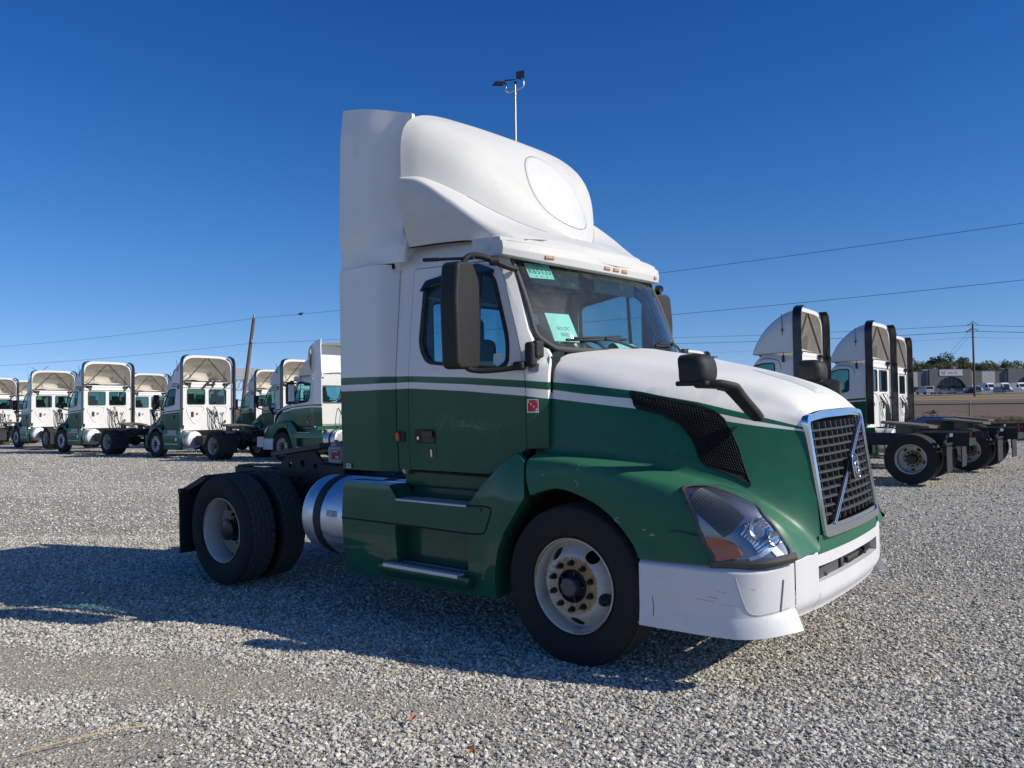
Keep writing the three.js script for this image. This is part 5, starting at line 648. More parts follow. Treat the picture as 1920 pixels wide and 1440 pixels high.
{
  const proto = makeDayCab(), G = 'short bonnet day cabs parked in rows';
  const list = [ // x, y, z of the front axle on the ground, turn, label
    [-27.3, 0, -11.55, 0, 'day cab in front of the leaning pole, black angle frame on its roof edge'],
    [-34.2, 0.06, -10.95, 0, 'day cab on the left of the truck with the black roof frame'],
    [-42.7, 0.06, -12.3, 0, 'day cab beneath the twin armed street lamp, bonnet near the left edge'],
    [-52.4, 0.06, -13.0, 0, 'day cab cut off by the left edge of the photo'],
    [-26.9, 0.0, -15.6, 0.02, 'day cab with green door standing right behind the long nosed truck on the left'],
    [-34.4, 0.0, -19.5, 0, 'day cab with brown lined fairing in the third row beside the leaning pole'],
    [-42.1, 0.03, -16.9, 0, 'day cab whose open roof fairing shows between two trucks of the left row'],
    [-35.9, 0.0, -16.0, 0, 'day cab almost hidden behind the truck with the black roof frame'],
    [-55.4, 0.05, -16.0, 0, 'far left day cab behind the front row, only its open fairing top showing'],
    [-5.18, 0.05, -13.55, 0, 'day cab with tall antenna just beyond the bonnet, white rear wheel standing clear'],
    [-4.85, 0.05, -18.2, 0, 'day cab with black fairing edges between the bonnet and the chain link fence'],
    [-5.5, 0.05, -23.0, 0, 'day cab behind two others on the right, only black seal strips showing'],
    [-12.8, 0, -23.2, 0, 'distant day cab whose open fairing shows above the bonnet beside the door mirror'],
  ];
  list.forEach(([x, y, z, a, label], i) => { const t = i ? proto.clone() : proto; t.name = numbered('day_cab_truck'); scene.add(t); t.position.set(x, GY + y, z); t.rotation.set(0, Math.PI + a + (i === 4 ? 0 : 0.035 * Math.sin(i * 2.3)), 0); t.userData = { label, category: 'truck', group: G }; if (i === 9 || i === 0) for (const c of t.children) if (c.name.startsWith('bonnet_mirror') && 0) c.visible = false; });
  part('angle_frame', merge(bx(0.05, 0.05, 0.42, -1.72, 2.93, 0.24), bar([-1.72, 2.93, 0.3], [-1.72, 2.66, 0.2], 0.035), bar([-1.72, 2.93, 0.12], [-1.72, 2.62, -0.2], 0.045), bar([-1.72, 2.76, 0.3], [-1.72, 2.74, -0.1], 0.03)), M.black, scene.children.find(o => o.name === 'day_cab_truck'));
  // a second long nosed truck, seen from its other side
  const v = T.clone(); v.name = numbered('semi_truck'); scene.add(v); v.position.set(-20.6, GY + 0.03, -12.5); v.rotation.set(0, Math.PI, 0); v.userData = { label: 'long nosed green and white truck facing left with white sheet on its bumper', category: 'truck', group: 'long nosed white and green trucks' };
  part('white_sheet', bx(0.012, 0.36, 0.4, 0.0, 0, 0, 0.003).rotateY(-0.35).translate(1.16, 0.6, -1.13), MB.white, v);
}
// ---------------------------------------------------------------- stickers on the near truck and small things round it
const decal = (w, h, pw, ph, draw, rough = 0.5) => std(lin(1, 1, 1), rough, 0, { map: canvas(pw, ph, draw) });
{
  const ift = decal(0, 0, 128, 160, (x, w, h) => {
    x.fillStyle = '#e9dedd'; x.fillRect(0, 0, w, h); x.fillStyle = '#b3232c'; x.fillRect(8, 8, w - 16, h - 24); x.fillStyle = '#f4eeee'; x.textAlign = 'center'; x.textBaseline = 'middle';
    x.font = 'bold 40px sans-serif'; x.fillText('I', 20, 30); x.fillText('F', 47, 60); x.fillText('T', 76, 92); x.fillText('A', 106, 122); x.font = 'bold 18px sans-serif'; x.fillText('24', 104, 24); x.fillStyle = '#7d2a2e'; for (let i = 0; i < 7; i++) x.fillRect(10 + i * 12, h - 13, 8, 7);
  });
  part('tax_sticker', panel(rect(-0.385, 1.595, -0.315, 1.685), [], onCab(0.004), { L: 0.05, depth: 0, uv: 'own' }), ift, T, 'small red and white tax sticker beside the door');
  { const g = T.children[T.children.length - 1].geometry, P = g.attributes.position, U = g.attributes.uv; for (let i = 0; i < P.count; i++) U.setXY(i, (P.getX(i) + 0.385) / 0.07, (P.getY(i) - 1.595) / 0.09); }
  part('grey_emblem', panel(rounded([[-0.375, 1.868], [-0.315, 1.868], [-0.315, 1.925], [-0.335, 1.925], [-0.355, 1.90], [-0.345, 1.925], [-0.375, 1.925]], 0.004), [], onCab(0.004), { L: 0.05, depth: 0 }), std(lin(0.2, 0.2, 0.21), 0.4, 0.4), T);
  part('bar_code', panel(rect(-2.13, 1.162, -2.075, 1.196), [], (x, y) => [x, y, 1.2065], { L: 0.05, depth: 0 }), decal(0, 0, 64, 40, (x, w, h) => { x.fillStyle = '#c8ced0'; x.fillRect(0, 0, w, h); x.fillStyle = '#23282c'; for (let i = 0; i < 9; i++) x.fillRect(8 + i * 5.5, 7, 3, 24); }), T);
  { const g = T.children[T.children.length - 1].geometry, P = g.attributes.position, U = g.attributes.uv; for (let i = 0; i < P.count; i++) U.setXY(i, (P.getX(i) + 2.13) / 0.055, (P.getY(i) - 1.162) / 0.034); }
  part('window_notice', panel(rect(-0.69, 1.93, -0.61, 2.005), [], onCab(-0.014), { L: 0.1, depth: 0 }), decal(0, 0, 64, 64, (x, w, h) => { x.fillStyle = '#dfe6e6'; x.fillRect(0, 0, w, h); x.fillStyle = '#5d6a6a'; for (let i = 0; i < 5; i++) x.fillRect(8, 9 + i * 11, 30 + 16 * rnd(), 3); }), T);
  // permit on the windscreen
  const pm = decal(0, 0, 512, 320, (x, w, h) => { x.fillStyle = '#cfe0d8'; x.fillRect(0, 0, w, h); x.fillStyle = '#2d4448'; x.textAlign = 'center'; x.font = '46px sans-serif'; x.fillText('OKLAHOMA', w / 2, 58); x.font = 'bold 150px sans-serif'; x.fillText('K65133', w / 2, 222, 480); for (let i = 0; i < 3; i++) x.fillRect(130 + i * 110, 268, 34, 20); });
  const P0 = (s, t) => { const p = wsP(s, t); return [p[0] - 0.012, p[1], p[2]]; };
  part('permit_plate', grid((u, v) => P0(lerp(0.905, 0.70, u), lerp(0.785, 0.955, v)), 8, 4), pm, T, 'pale paper permit plate with a number behind the windscreen top corner');
  // paper on the dashboard
  const pp = decal(0, 0, 512, 400, (x, w, h) => { x.fillStyle = '#f2f7f4'; x.fillRect(0, 0, w, h); x.fillStyle = '#1d2426'; x.textAlign = 'center'; x.font = 'bold 72px sans-serif'; x.fillText('NO CPC', w * 0.52, 240, 300); x.fillText('INSIDE', w * 0.56, 325, 270); });
  const sheet = new THREE.Mesh(grid((u, v) => { const p = wsP(lerp(0.85, 0.655, u), lerp(0.09, 0.40, v)); return [p[0] - 0.035 - 0.02 * v, p[1], p[2]]; }, 8, 6), pp);
  T.updateMatrixWorld(); sheet.applyMatrix4(T.matrixWorld); sheet.name = 'paper_sheet'; sheet.castShadow = sheet.receiveShadow = true; scene.add(sheet); sheet.userData = { label: 'white paper notice standing behind the windscreen of the front truck', category: 'paper' };
  const s2 = new THREE.Mesh(grid((u, v) => { const z = lerp(0.02, -0.26, u); return [lerp(-0.40, -0.55, v) + 0.1, 2.03 + 0.07 * Math.sin(Math.PI * v), z]; }, 6, 8), decal(0, 0, 64, 64, (x, w, h) => { x.fillStyle = '#f2f5f2'; x.fillRect(0, 0, w, h); }));
  s2.applyMatrix4(T.matrixWorld); s2.name = 'loose_paper'; s2.castShadow = true; scene.add(s2); s2.userData = { label: 'curled blank paper lying on the dashboard of the front truck', category: 'paper' };
}
{ // jug standing on the chassis behind the cab
  const g = thing('oil_jug', 'white plastic jug with red label standing on the chassis behind the cab', 'jug', [-3.06, 1.095, 0.52]); g.scale.setScalar(0.8);
  part('jug_body', merge(bx(0.24, 0.20, 0.15, 0, 0.115, 0, 0.03, 3), bx(0.1, 0.05, 0.1, -0.05, 0.23, 0, 0.02)), std(lin(0.34, 0.36, 0.37), 0.6), g); part('cap', cyl(0.025, 0.025, 0.03, -0.05, 0.27, 0, 'y', 14), M.red, g);
  part('label_band', bx(0.15, 0.11, 0.004, 0.03, 0.12, 0.076), decal(0, 0, 64, 48, (x, w, h) => { x.fillStyle = '#8e1f28'; x.fillRect(0, 0, w, h); x.fillStyle = '#c9b9b5'; x.fillRect(6, 4, 40, 8); x.fillRect(30, 32, 26, 9); }), g);
  g.position.applyMatrix4(T.matrixWorld); g.rotation.copy(T.rotation);
}
top('straw_stalk', tube([[-1.262, GY + 0.03, 3.905], [-1.2, GY + 0.045, 3.72], [-1.12, GY + 0.05, 3.5], [-1.06, GY + 0.04, 3.36]], 0.0035, 30, 5), std(lin(0.55, 0.42, 0.2), 0.8), 'long dry straw stalk lying on the gravel near the lower left corner', 'straw');
for (const [x, z, a, l] of [[-0.083, 2.5, 0.3, 'small orange brown dry leaf on the gravel in front of the steps'], [0.42, 2.62, 1.4, 'small yellow dry leaf on the gravel below the front wheel']]) top('dry_leaf', grid((u, v) => { const w = 0.014 * Math.sin(Math.PI * Math.min(0.999, v + 0.02)); return [lerp(-w, w, u), 0.012 * (2 * u - 1) ** 2 + 0.006 * Math.sin(v * 5), lerp(-0.03, 0.03, v)]; }, 4, 8).rotateY(a).translate(x, GY + 0.035, z), std(lin(0.42, 0.16, 0.05), 0.8), l, 'leaf');
// ---------------------------------------------------------------- beyond the yard
const FW2 = [-0.6263, -0.7796], RT2 = [0.7796, -0.6263], YAW = 0.67716;
const loc = (d, s) => [EYE.x + FW2[0] * d + RT2[0] * s, EYE.z + FW2[1] * d + RT2[1] * s];
const hill = (x, z) => { const t = -38.5 - z; return t < 0 ? -0.3 : 0.0262 * t + 0.10 * (fbm(x * 0.12, z * 0.12, 3) - 0.5) * sstep(0, 6, t) + 0.06 * sstep(0, 3, t) - 0.02; };
{
  const gTex = canvas(1024, 1024, (x, w, h) => { x.fillStyle = css(0.145, 0.095, 0.052); x.fillRect(0, 0, w, h); for (let i = 0; i < 26000; i++) { const v = rr(0.5, 1.5), g = rnd() < 0.1; x.strokeStyle = g ? css(0.07 * v, 0.085 * v, 0.035 * v, 0.5) : css(0.17 * v, 0.115 * v, 0.06 * v, 0.6); x.lineWidth = rr(0.6, 2); const a = rnd() * w, b = rnd() * h; x.beginPath(); x.moveTo(a, b); x.lineTo(a + rr(-4, 4), b + rr(-12, 12)); x.stroke(); } });
  inM(gTex, 9, 9);
  const g = grid((u, v) => { const x = lerp(-420, 120, u), z = -38 - 460 * v ** 1.6; return [x, hill(x, z), z]; }, 140, 90, 'xz');
  const P = g.attributes.position, C = new Float32Array(P.count * 3); for (let i = 0; i < P.count; i++) { const x = P.getX(i), z = P.getZ(i), n = 0.7 + 0.6 * fbm(x * 0.06, z * 0.2, 4), m = sstep(-128, -140, z); C[i * 3] = n * lerp(1, 1.7, m); C[i * 3 + 1] = n * lerp(1, 1.8, m); C[i * 3 + 2] = n * lerp(1, 1.45, m); }
  g.setAttribute('color', new THREE.BufferAttribute(C, 3));
  struct('embankment', g, std(lin(1, 1, 1), 0.95, 0, { map: gTex, vertexColors: true }));
  // dry grass standing on the slope by the fence
  const blades = []; for (let i = 0; i < 16; i++) { const a = rnd() * 6.28, r = rr(0, 0.14), h = rr(0.25, 0.6), l = rr(-0.16, 0.16), w = 0.008, c = Math.cos(a), s = Math.sin(a); const b = new THREE.BufferGeometry(); b.setAttribute('position', new THREE.Float32BufferAttribute([c * r - w, 0, s * r, c * r + w, 0, s * r, c * r + l, h, s * r + l * 0.6], 3)); blades.push(b); }
  const tuft = merge(blades), n = 9000, im = new THREE.InstancedMesh(tuft, std(lin(1, 1, 1), 0.9), n), o = new THREE.Object3D(), col = new THREE.Color();
  for (let i = 0; i < n; i++) { const x = rr(-16, 4), z = -38.3 - 22 * rnd() ** 1.7; o.position.set(x, hill(x, z), z); o.rotation.y = rnd() * 6; o.scale.setScalar(rr(0.5, 1.15) * (z > -41 ? 1.2 : 0.75)); o.updateMatrix(); im.setMatrixAt(i, o.matrix); const v = rr(0.6, 1.3), q = rnd() < 0.2 ? 1 : 0; col.setRGB(0.21 * v - 0.08 * q, 0.15 * v, 0.085 * v - 0.03 * q); im.setColorAt(i, col); }
  im.name = 'dry_grass'; im.userData = { kind: 'stuff', label: 'dry brown grass on the slope behind the chain link fence', category: 'grass' }; scene.add(im);
  const lot = grid((u, v) => { const [x, z] = loc(lerp(172, 262, v), lerp(60, 260, u)); return [x, hill(x, z) + 0.10, z]; }, 40, 20, 'xz');
  struct('car_park', lot, std(lin(0.20, 0.20, 0.20), 0.9));
}
{ // low commercial building with round arched glass fronts
  const D = 246, k = D / 1534, X = px => (px - 1815) * k, [bx0, bz0] = loc(D, (1815 - 960) * k), base = 5.6;
  const b = thing('commercial_building', 'low grey commercial building with arched glass fronts beyond the grass slope', 'building', [bx0, base - 0.2, bz0], YAW);
  const wallM = std(lin(0.135, 0.13, 0.13), 0.85), paleM = std(lin(0.42, 0.41, 0.40), 0.85), pil = std(lin(0.30, 0.29, 0.285), 0.85), H = 6.8, HH = 7.35;
  const flat = (n, p0, p1, m, h, dz, mat) => part(n, bx(X(p1) - X(p0) - 0.03, h, m, (X(p0) + X(p1)) / 2, h / 2, dz), mat, b);
  for (const [p0, p1, m] of [[1660, 1699, wallM], [1699, 1721.5, paleM], [1721.5, 1737.5, wallM], [1826.5, 1842.5, wallM], [1842.5, 1867, paleM], [1867, 1885, wallM], [1968, 1990, wallM], [1990, 2012, paleM]]) flat('wall_panel', p0, p1, 0.5, H, -0.6, m);
  for (const [p0, p1] of [[1737.5, 1741.5], [1820.5, 1826.5], [1885, 1889], [1963, 1968]]) part('pilaster', (() => { const s = new THREE.Shape([[X(p0), 0], [X(p1), 0], [X(p1) - 0.0, H - 0.1], [X(p0) - 0.0, H - 0.1]].map(q => new THREE.Vector2(...q))); return new THREE.ExtrudeGeometry(s, { depth: 0.7, bevelEnabled: false }).translate(0, 0, -0.9); })(), pil, b);
  part('rear_block', bx(X(2012) - X(1660), H - 0.3, 18, (X(1660) + X(2012)) / 2, (H - 0.3) / 2, -10.2), wallM, b);
  part('roof_edge', merge(bx(X(1741) - X(1660), 0.16, 0.7, (X(1660) + X(1741)) / 2, H + 0.09, -0.6), bx(X(1889) - X(1821), 0.16, 0.7, (X(1821) + X(1889)) / 2, H + 0.09, -0.6)), std(lin(0.05, 0.05, 0.05), 0.8), b);
  for (const [p0, p1, a0, a1] of [[1741.5, 1820.5, 1752, 1812], [1889, 1963, 1900, 1954]]) {
    const arch = new THREE.Path(); const cx = (X(a0) + X(a1)) / 2, rx = (X(a1) - X(a0)) / 2, ry = 5.0; arch.moveTo(cx - rx, 0.02); for (let i = 0; i <= 32; i++) { const t = Math.PI * (1 - i / 32); arch.lineTo(cx + rx * Math.cos(t), 0.05 + ry * Math.sin(t)); }
    const s = new THREE.Shape([[X(p0), 0], [X(p1), 0], [X(p1), HH], [X(p0), HH]].map(q => new THREE.Vector2(...q))); s.holes.push(arch);
    const w = part('arched_front', new THREE.ExtrudeGeometry(s, { depth: 0.9, bevelEnabled: false, curveSegments: 24 }).translate(0, 0, -0.5), wallM, b);
    const ag = pivot('arched_window', b);
    for (let i = 0; i < 8; i++) { const x0 = cx - rx + 2 * rx * i / 8 + 0.05, x1 = cx - rx + 2 * rx * (i + 1) / 8 - 0.05, yy = x => 0.05 + ry * Math.sqrt(Math.max(0, 1 - ((x - cx) / rx) ** 2)); const pts = [[x0, 0.05]]; pts.push([x1, 0.05]); for (let j = 4; j >= 0; j--) { const q = lerp(x0, x1, j / 4); pts.push([q, Math.max(0.1, yy(q))]); } part('pane', panel(pts, [], (x, y) => [x, y, -0.45], { L: 3, depth: 0 }), std(lin(0.012, 0.02, 0.03), 0.08, 0.2), ag); if (i) part('mullion', bx(0.1, Math.max(0.3, yy(x0) - 0.1), 0.1, x0 - 0.05, Math.max(0.3, yy(x0) - 0.1) / 2, -0.4), M.frame, ag); }
    part('transom', bx(2 * rx * 0.9, 0.1, 0.08, cx, 2.4, -0.39), M.frame, ag);
  }
  const u = (px, w, h) => part('roof_unit', bx(w, h, 1.5, X(px), H + h / 2 + 0.1, -6), M.satin, b); u(1771, 0.5, 1.2); u(1808, 0.6, 1.5); u(1755, 2.2, 0.8); u(1813, 3, 0.7);
  // signboard
  const sg = thing('signboard', 'white signboard with purple bird emblem and lettering above the arched front', 'sign', [bx0, base - 0.2, bz0], YAW);
  part('board', bx(X(1803) - X(1760), 1.85, 0.12, (X(1760) + X(1803)) / 2, 6.28, 0.47, 0.02), std(lin(0.5, 0.48, 0.5), 0.6), sg);
  part('lettering', new THREE.PlaneGeometry(X(1803) - X(1760) - 0.1, 1.75).translate((X(1760) + X(1803)) / 2, 6.28, 0.536), std(lin(1, 1, 1), 0.6, 0, { map: canvas(512, 132, (x, w, h) => {
    x.fillStyle = '#c0bcc2'; x.fillRect(0, 0, w, h); x.fillStyle = '#7a1f57'; x.font = 'bold 74px sans-serif'; x.textBaseline = 'middle'; x.fillText('FALCK', 176, 72, 300);
    x.fillStyle = '#6e2050'; const wing = pts => { x.beginPath(); pts.forEach((p, i) => x[i ? 'lineTo' : 'moveTo'](...p)); x.closePath(); x.fill(); };
    wing([[30, 16], [66, 44], [88, 62], [78, 74], [50, 50]]); wing([[26, 50], [56, 66], [80, 82], [70, 90], [44, 76]]); wing([[150, 14], [112, 34], [88, 62], [98, 84], [122, 50]]); wing([[70, 90], [100, 78], [118, 92], [100, 120], [92, 96]]); wing([[34, 82], [60, 96], [84, 94], [64, 108]]);
  }) }), sg);
  // clipped hedges along the front
  const leaf = (n, w, h, d, s) => { const l = []; for (let i = 0; i < n; i++) { const g = new THREE.BufferGeometry(), p = [rr(-w, w), rr(0.05, 1) * h, rr(-d, d)]; const q = []; for (let j = 0; j < 3; j++) q.push(p[0] + rr(-s, s), p[1] + rr(-s, s), p[2] + rr(-s, s)); g.setAttribute('position', new THREE.Float32BufferAttribute(q, 3)); l.push(g); } return merge(l); };
  for (const [px, w, l] of [[1722, 2.6, 'left of the arched entrance'], [1834, 2.2, 'between the pole and the first white van'], [1867, 1.8, 'behind the second white van'], [1708, 1.2, 'at the edge of the black truck seals']]) { const h = thing('hedge', 'dark clipped hedge against the grey building, ' + l, 'hedge', [bx0, base, bz0], YAW); part('foliage', leaf(500, w, 1.8, 0.7, 0.22).translate(X(px), 0, 1.8), std(lin(0.022, 0.04, 0.014), 0.9), h); }
}
// parked vehicles in front of the building
{
  const glassM = std(lin(0.012, 0.015, 0.018), 0.1);
  function carAt(name, px, d, ybase, label, cat, kind, colour, turn, extra) {
    const [x, z] = loc(d, (px - 960) / 1534 * d), g = thing(name, label, cat, [x, ybase, z], turn), m = phys(lin(...colour), 0.4, { clearcoat: 0.6, clearcoatRoughness: 0.1 });
    const P = { van: { w: 1.0, body: [[-2.9, 0.35], [2.6, 0.35], [2.8, 0.7], [2.75, 1.05], [2.0, 1.3], [1.35, 2.2], [0.9, 2.6], [-2.85, 2.6]], ws: [[2.02, 1.32], [1.38, 2.2]], rear: [[-2.88, 1.5], [-2.87, 2.3]] }, suv: { w: 0.95, body: [[-2.4, 0.4], [2.3, 0.4], [2.4, 0.9], [1.2, 1.1], [0.6, 1.75], [-2.2, 1.8], [-2.4, 1.1]], ws: [[1.18, 1.14], [0.64, 1.7]], rear: [[-2.39, 1.15], [-2.23, 1.68]] }, sedan: { w: 0.88, body: [[-2.3, 0.35], [2.2, 0.35], [2.3, 0.75], [1.1, 0.95], [0.4, 1.40], [-0.9, 1.42], [-1.7, 1.0], [-2.3, 0.95]], ws: [[1.06, 0.98], [0.44, 1.38]], rear: [[-1.68, 1.02], [-0.95, 1.39]] }, truck: { w: 0.98, body: [[-2.8, 0.5], [2.6, 0.5], [2.7, 1.1], [1.5, 1.2], [0.9, 1.85], [-0.7, 1.85], [-0.8, 1.2], [-2.8, 1.2]], ws: [[1.48, 1.22], [0.93, 1.8]], rear: [[-0.79, 1.25], [-0.72, 1.75]] } }[kind], w = P.w;
    const s = new THREE.Shape(rounded(P.body, 0.14, 3).map(p => new THREE.Vector2(...p)));
    part('body', new THREE.ExtrudeGeometry(s, { depth: 2 * w - 0.16, bevelEnabled: true, bevelThickness: 0.08, bevelSize: 0.06, bevelSegments: 2 }).translate(0, 0, -w + 0.08), m, g);
    for (const [n, q] of [['windscreen', P.ws], ['rear_window', P.rear]]) { const dx = q[0][1] < 2 ? 0.07 : 0.07, sg = n === 'windscreen' ? 1 : -1; part(n, grid((u, v) => [lerp(q[0][0], q[1][0], v) + sg * dx, lerp(q[0][1], q[1][1], v) + 0.04, lerp(-w + 0.18, w - 0.18, u)], 1, 1), glassM, g); }
    const y0 = P.ws[0][1] + 0.06, y1 = P.ws[1][1] - 0.05; part('side_window', both(grid((u, v) => [lerp(kind === 'van' ? 0.5 : P.rear[1][0] + 0.2, lerp(P.ws[0][0], P.ws[1][0], v) - 0.15, u), lerp(y0, y1, v), w + 0.005], 1, 1)), glassM, g);
    for (const [wx, s2] of [[-1.5, 1], [-1.5, -1], [1.45, 1], [1.45, -1]]) part('wheel', merge(cyl(0.34, 0.34, 0.22, wx, 0.34, s2 * (w - 0.1), 'z', 18)), M.black, g);
    part('bumper', merge(bx(0.1, 0.22, 2 * w - 0.1, P.body[1][0] + 0.08, 0.5, 0, 0.04), bx(0.1, 0.22, 2 * w - 0.1, P.body[0][0] - 0.06, 0.5, 0, 0.04)), kind === 'van' ? M.grille : M.satin, g);
    for (const s2 of [1, -1]) { part('headlight', bx(0.06, 0.14, 0.32, P.body[2][0] + 0.05, P.body[2][1] - 0.02, s2 * (w - 0.24), 0.03), M.chrome, g); part('tail_light', bx(0.05, 0.3, 0.14, P.body[0][0] - 0.06, 0.95, s2 * (w - 0.12), 0.02), M.red, g); }
    return g;
  }
  const toView = Math.PI + YAW + Math.PI / 2 - Math.PI, away = YAW + Math.PI / 2; // front towards the viewer / away
  const F = -(Math.PI / 2) + YAW, B = Math.PI / 2 + YAW;
  const white = [0.78, 0.78, 0.78];
  carAt('van', 1851.5, 232, 5.45, 'white high roofed van nearest to the utility pole', 'van', 'van', white, F); carAt('van', 1880, 232, 5.45, 'white high roofed van with a dark car parked before it', 'van', 'van', white, F); carAt('van', 1910, 232, 5.45, 'white high roofed van closest to the right edge of the photo', 'van', 'van', white, F);
  carAt('pickup_truck', 1824, 225, 5.35, 'white pickup truck partly behind the utility pole', 'pickup truck', 'truck', white, F + 0.1);
  carAt('suv', 1733, 186, 4.35, 'beige estate car parked left of the arched front', 'car', 'suv', [0.36, 0.34, 0.30], B); carAt('sedan', 1763, 186, 4.25, 'grey sedan below the left part of the arch', 'car', 'sedan', [0.12, 0.12, 0.13], B - 0.15); carAt('sedan', 1791, 187, 4.2, 'dark blue sedan below the right part of the arch', 'car', 'sedan', [0.02, 0.03, 0.05], B - 0.1);
  carAt('suv', 1821, 186, 4.1, 'dark green car at the foot of the utility pole', 'car', 'suv', [0.03, 0.04, 0.035], B); carAt('suv', 1880.5, 187, 4.1, 'dark grey car in front of the middle white van', 'car', 'suv', [0.035, 0.038, 0.05], F);
  const blue = carAt('car', 1800, 34.0, -0.32, 'blue car by the chain link fence, mostly hidden by truck frames', 'car', 'sedan', [0.03, 0.075, 0.19], 0); blue.position.set(-4.55, -0.30, -34.2); blue.scale.setScalar(0.98);
  const [cx, cz] = loc(200, (1711 - 960) / 1534 * 200), cone = thing('traffic_cone', 'small orange traffic cone at the edge of the car park', 'traffic cone', [cx, 4.75, cz]);
  part('cone', cyl(0.05, 0.28, 1.0, 0, 0.55, 0, 'y', 16), std(lin(0.75, 0.12, 0.04), 0.6), cone); part('base', bx(0.7, 0.08, 0.7, 0, 0.04, 0), std(lin(0.7, 0.12, 0.04), 0.6), cone);
  const dr = thing('traffic_drum', 'orange red plastic drum standing beside the fence behind the blue car', 'traffic drum', [-4.0, -0.03, -35.6]);
  part('drum_body', latheZ([[0, 0], [0.22, 0], [0.21, 0.35], [0.195, 0.37], [0.19, 0.7], [0.175, 0.72], [0.17, 1.06], [0.155, 1.08], [0, 1.08]], 24).rotateX(-Math.PI / 2), std(lin(0.62, 0.07, 0.03), 0.55), dr); part('base_ring', new THREE.TorusGeometry(0.28, 0.05, 8, 24).rotateX(Math.PI / 2).translate(0, 0.05, 0), M.black, dr);
}
{ // chain link fence with slanted wire arms
  const f = thing('chain_link_fence', 'chain link fence with rails and slanted arm on its post', 'fence', [-4.2, 0, -37.0]);
  const pm = std(lin(0.26, 0.26, 0.25), 0.55, 0.5), rm = std(lin(0.10, 0.09, 0.085), 0.6, 0.4);
  for (let i = -5; i <= 4; i++) { part('post', merge(cyl(0.038, 0.038, 1.75, i * 3, 0.84, 0, 'y', 12), new THREE.SphereGeometry(0.045, 10, 6).translate(i * 3, 1.72, 0)), pm, f); part('slanted_arm', bar([i * 3, 1.70, 0], [i * 3 + 0.1, 2.02, 0.12], 0.028, 6), std(lin(0.6, 0.58, 0.55), 0.5, 0.2), f); }
  for (const y of [1.68, 0.92, 0.10]) part('rail', cyl(0.024, 0.024, 27.5, -1.5, y, 0.0, 'x', 8), rm, f);
  const w = []; for (let i = 0; i < 330; i++) { const x = -15 + i * 0.085; w.push(bar([x, 0.04, 0.02], [x + 0.82, 1.66, 0.02], 0.0019, 3), bar([x, 1.66, 0.024], [x + 0.82, 0.04, 0.024], 0.0019, 3)); }
  part('wire_mesh', merge(w), std(lin(0.18, 0.18, 0.18), 0.5, 0.5), f).userData.kind = 'stuff';
  part('barbed_wire', merge(bar([-15, 1.98, 0.11], [12, 1.98, 0.11], 0.004, 4), bar([-15, 1.86, 0.06], [12, 1.86, 0.06], 0.004, 4)), pm, f);
}
// green weed by the fence
{
  const l = []; for (let i = 0; i < 420; i++) { const a = rnd() * 6.283, r = Math.abs(rr(0, 0.75)), h = rr(0.2, 1.15) * (1.1 - r * 0.7), s = rr(0.03, 0.075), x = Math.cos(a) * r, z = Math.sin(a) * r * 0.6; const g = new THREE.BufferGeometry(), d = rnd() * 6.28; g.setAttribute('position', new THREE.Float32BufferAttribute([x, h, z, x + Math.cos(d) * s * 2.2, h + rr(-s, s), z + Math.sin(d) * s * 2.2, x + Math.cos(d + 0.5) * s * 1.4, h + rr(0, s * 1.6), z + Math.sin(d + 0.5) * s], 3)); l.push(g); }
  const w = thing('weed', 'bushy green weed growing at the fence above the blue car', 'plant', [-5.65, 0.25, -36.4]); part('foliage', merge(l), phys(lin(0.07, 0.10, 0.03), 0.8, { transmission: 0.3, thickness: 0 }), w); const st = []; for (let i = 0; i < 12; i++) st.push(bar([rr(-0.1, 0.1), -0.3, 0], [rr(-0.6, 0.6), rr(0.6, 1.2), rr(-0.3, 0.3)], 0.008, 4)); part('stem', merge(st), std(lin(0.09, 0.10, 0.04), 0.8), w);
}
// trees
function tree(name, label, d, px, yb, h, rw, colour, n, group) {
  const [x, z] = loc(d, (px - 960) / 1534 * d), t = thing(name, label, 'tree', [x, yb, z], 0, group);
  part('trunk', merge(cyl(0.16, 0.32, h * 0.5, 0, h * 0.25, 0, 'y', 8), bar([0, h * 0.4, 0], [rw * 0.4, h * 0.7, 0.4], 0.12, 5), bar([0, h * 0.42, 0], [-rw * 0.4, h * 0.72, -0.3], 0.12, 5)), std(lin(0.07, 0.055, 0.045), 0.9), t);
  const cl = []; for (let i = 0; i < 16; i++) { const a = rnd() * 6.283, e = rr(-0.35, 1), r = Math.cos(e * 1.4); cl.push([Math.cos(a) * rw * 0.66 * r * rr(0.5, 1), h * (0.56 + 0.33 * e), Math.sin(a) * rw * 0.66 * r * rr(0.5, 1), rw * rr(0.28, 0.46)]); }
  const P = [], C = []; for (let i = 0; i < n; i++) { const c = cl[Math.floor(rnd() * cl.length)], a = rnd() * 6.283, b = Math.acos(rr(-1, 1)), r = c[3] * rr(0.55, 1.05), X = c[0] + Math.sin(b) * Math.cos(a) * r, Y = c[1] + Math.cos(b) * r * 0.8, Z = c[2] + Math.sin(b) * Math.sin(a) * r, s = rr(0.2, 0.45) * Math.max(1, rw / 5), v = rr(0.55, 1.35); for (let j = 0; j < 3; j++) { P.push(X + rr(-s, s), Y + rr(-s, s), Z + rr(-s, s)); C.push(colour[0] * v, colour[1] * v, colour[2] * v); } }
  const g = new THREE.BufferGeometry(); g.setAttribute('position', new THREE.Float32BufferAttribute(P, 3)); g.setAttribute('color', new THREE.Float32BufferAttribute(C, 3)); g.computeVertexNormals();
  part('crown', g, phys(lin(1, 1, 1), 0.85, { vertexColors: true, transmission: 0.3, thickness: 0 }), t); return t;
}
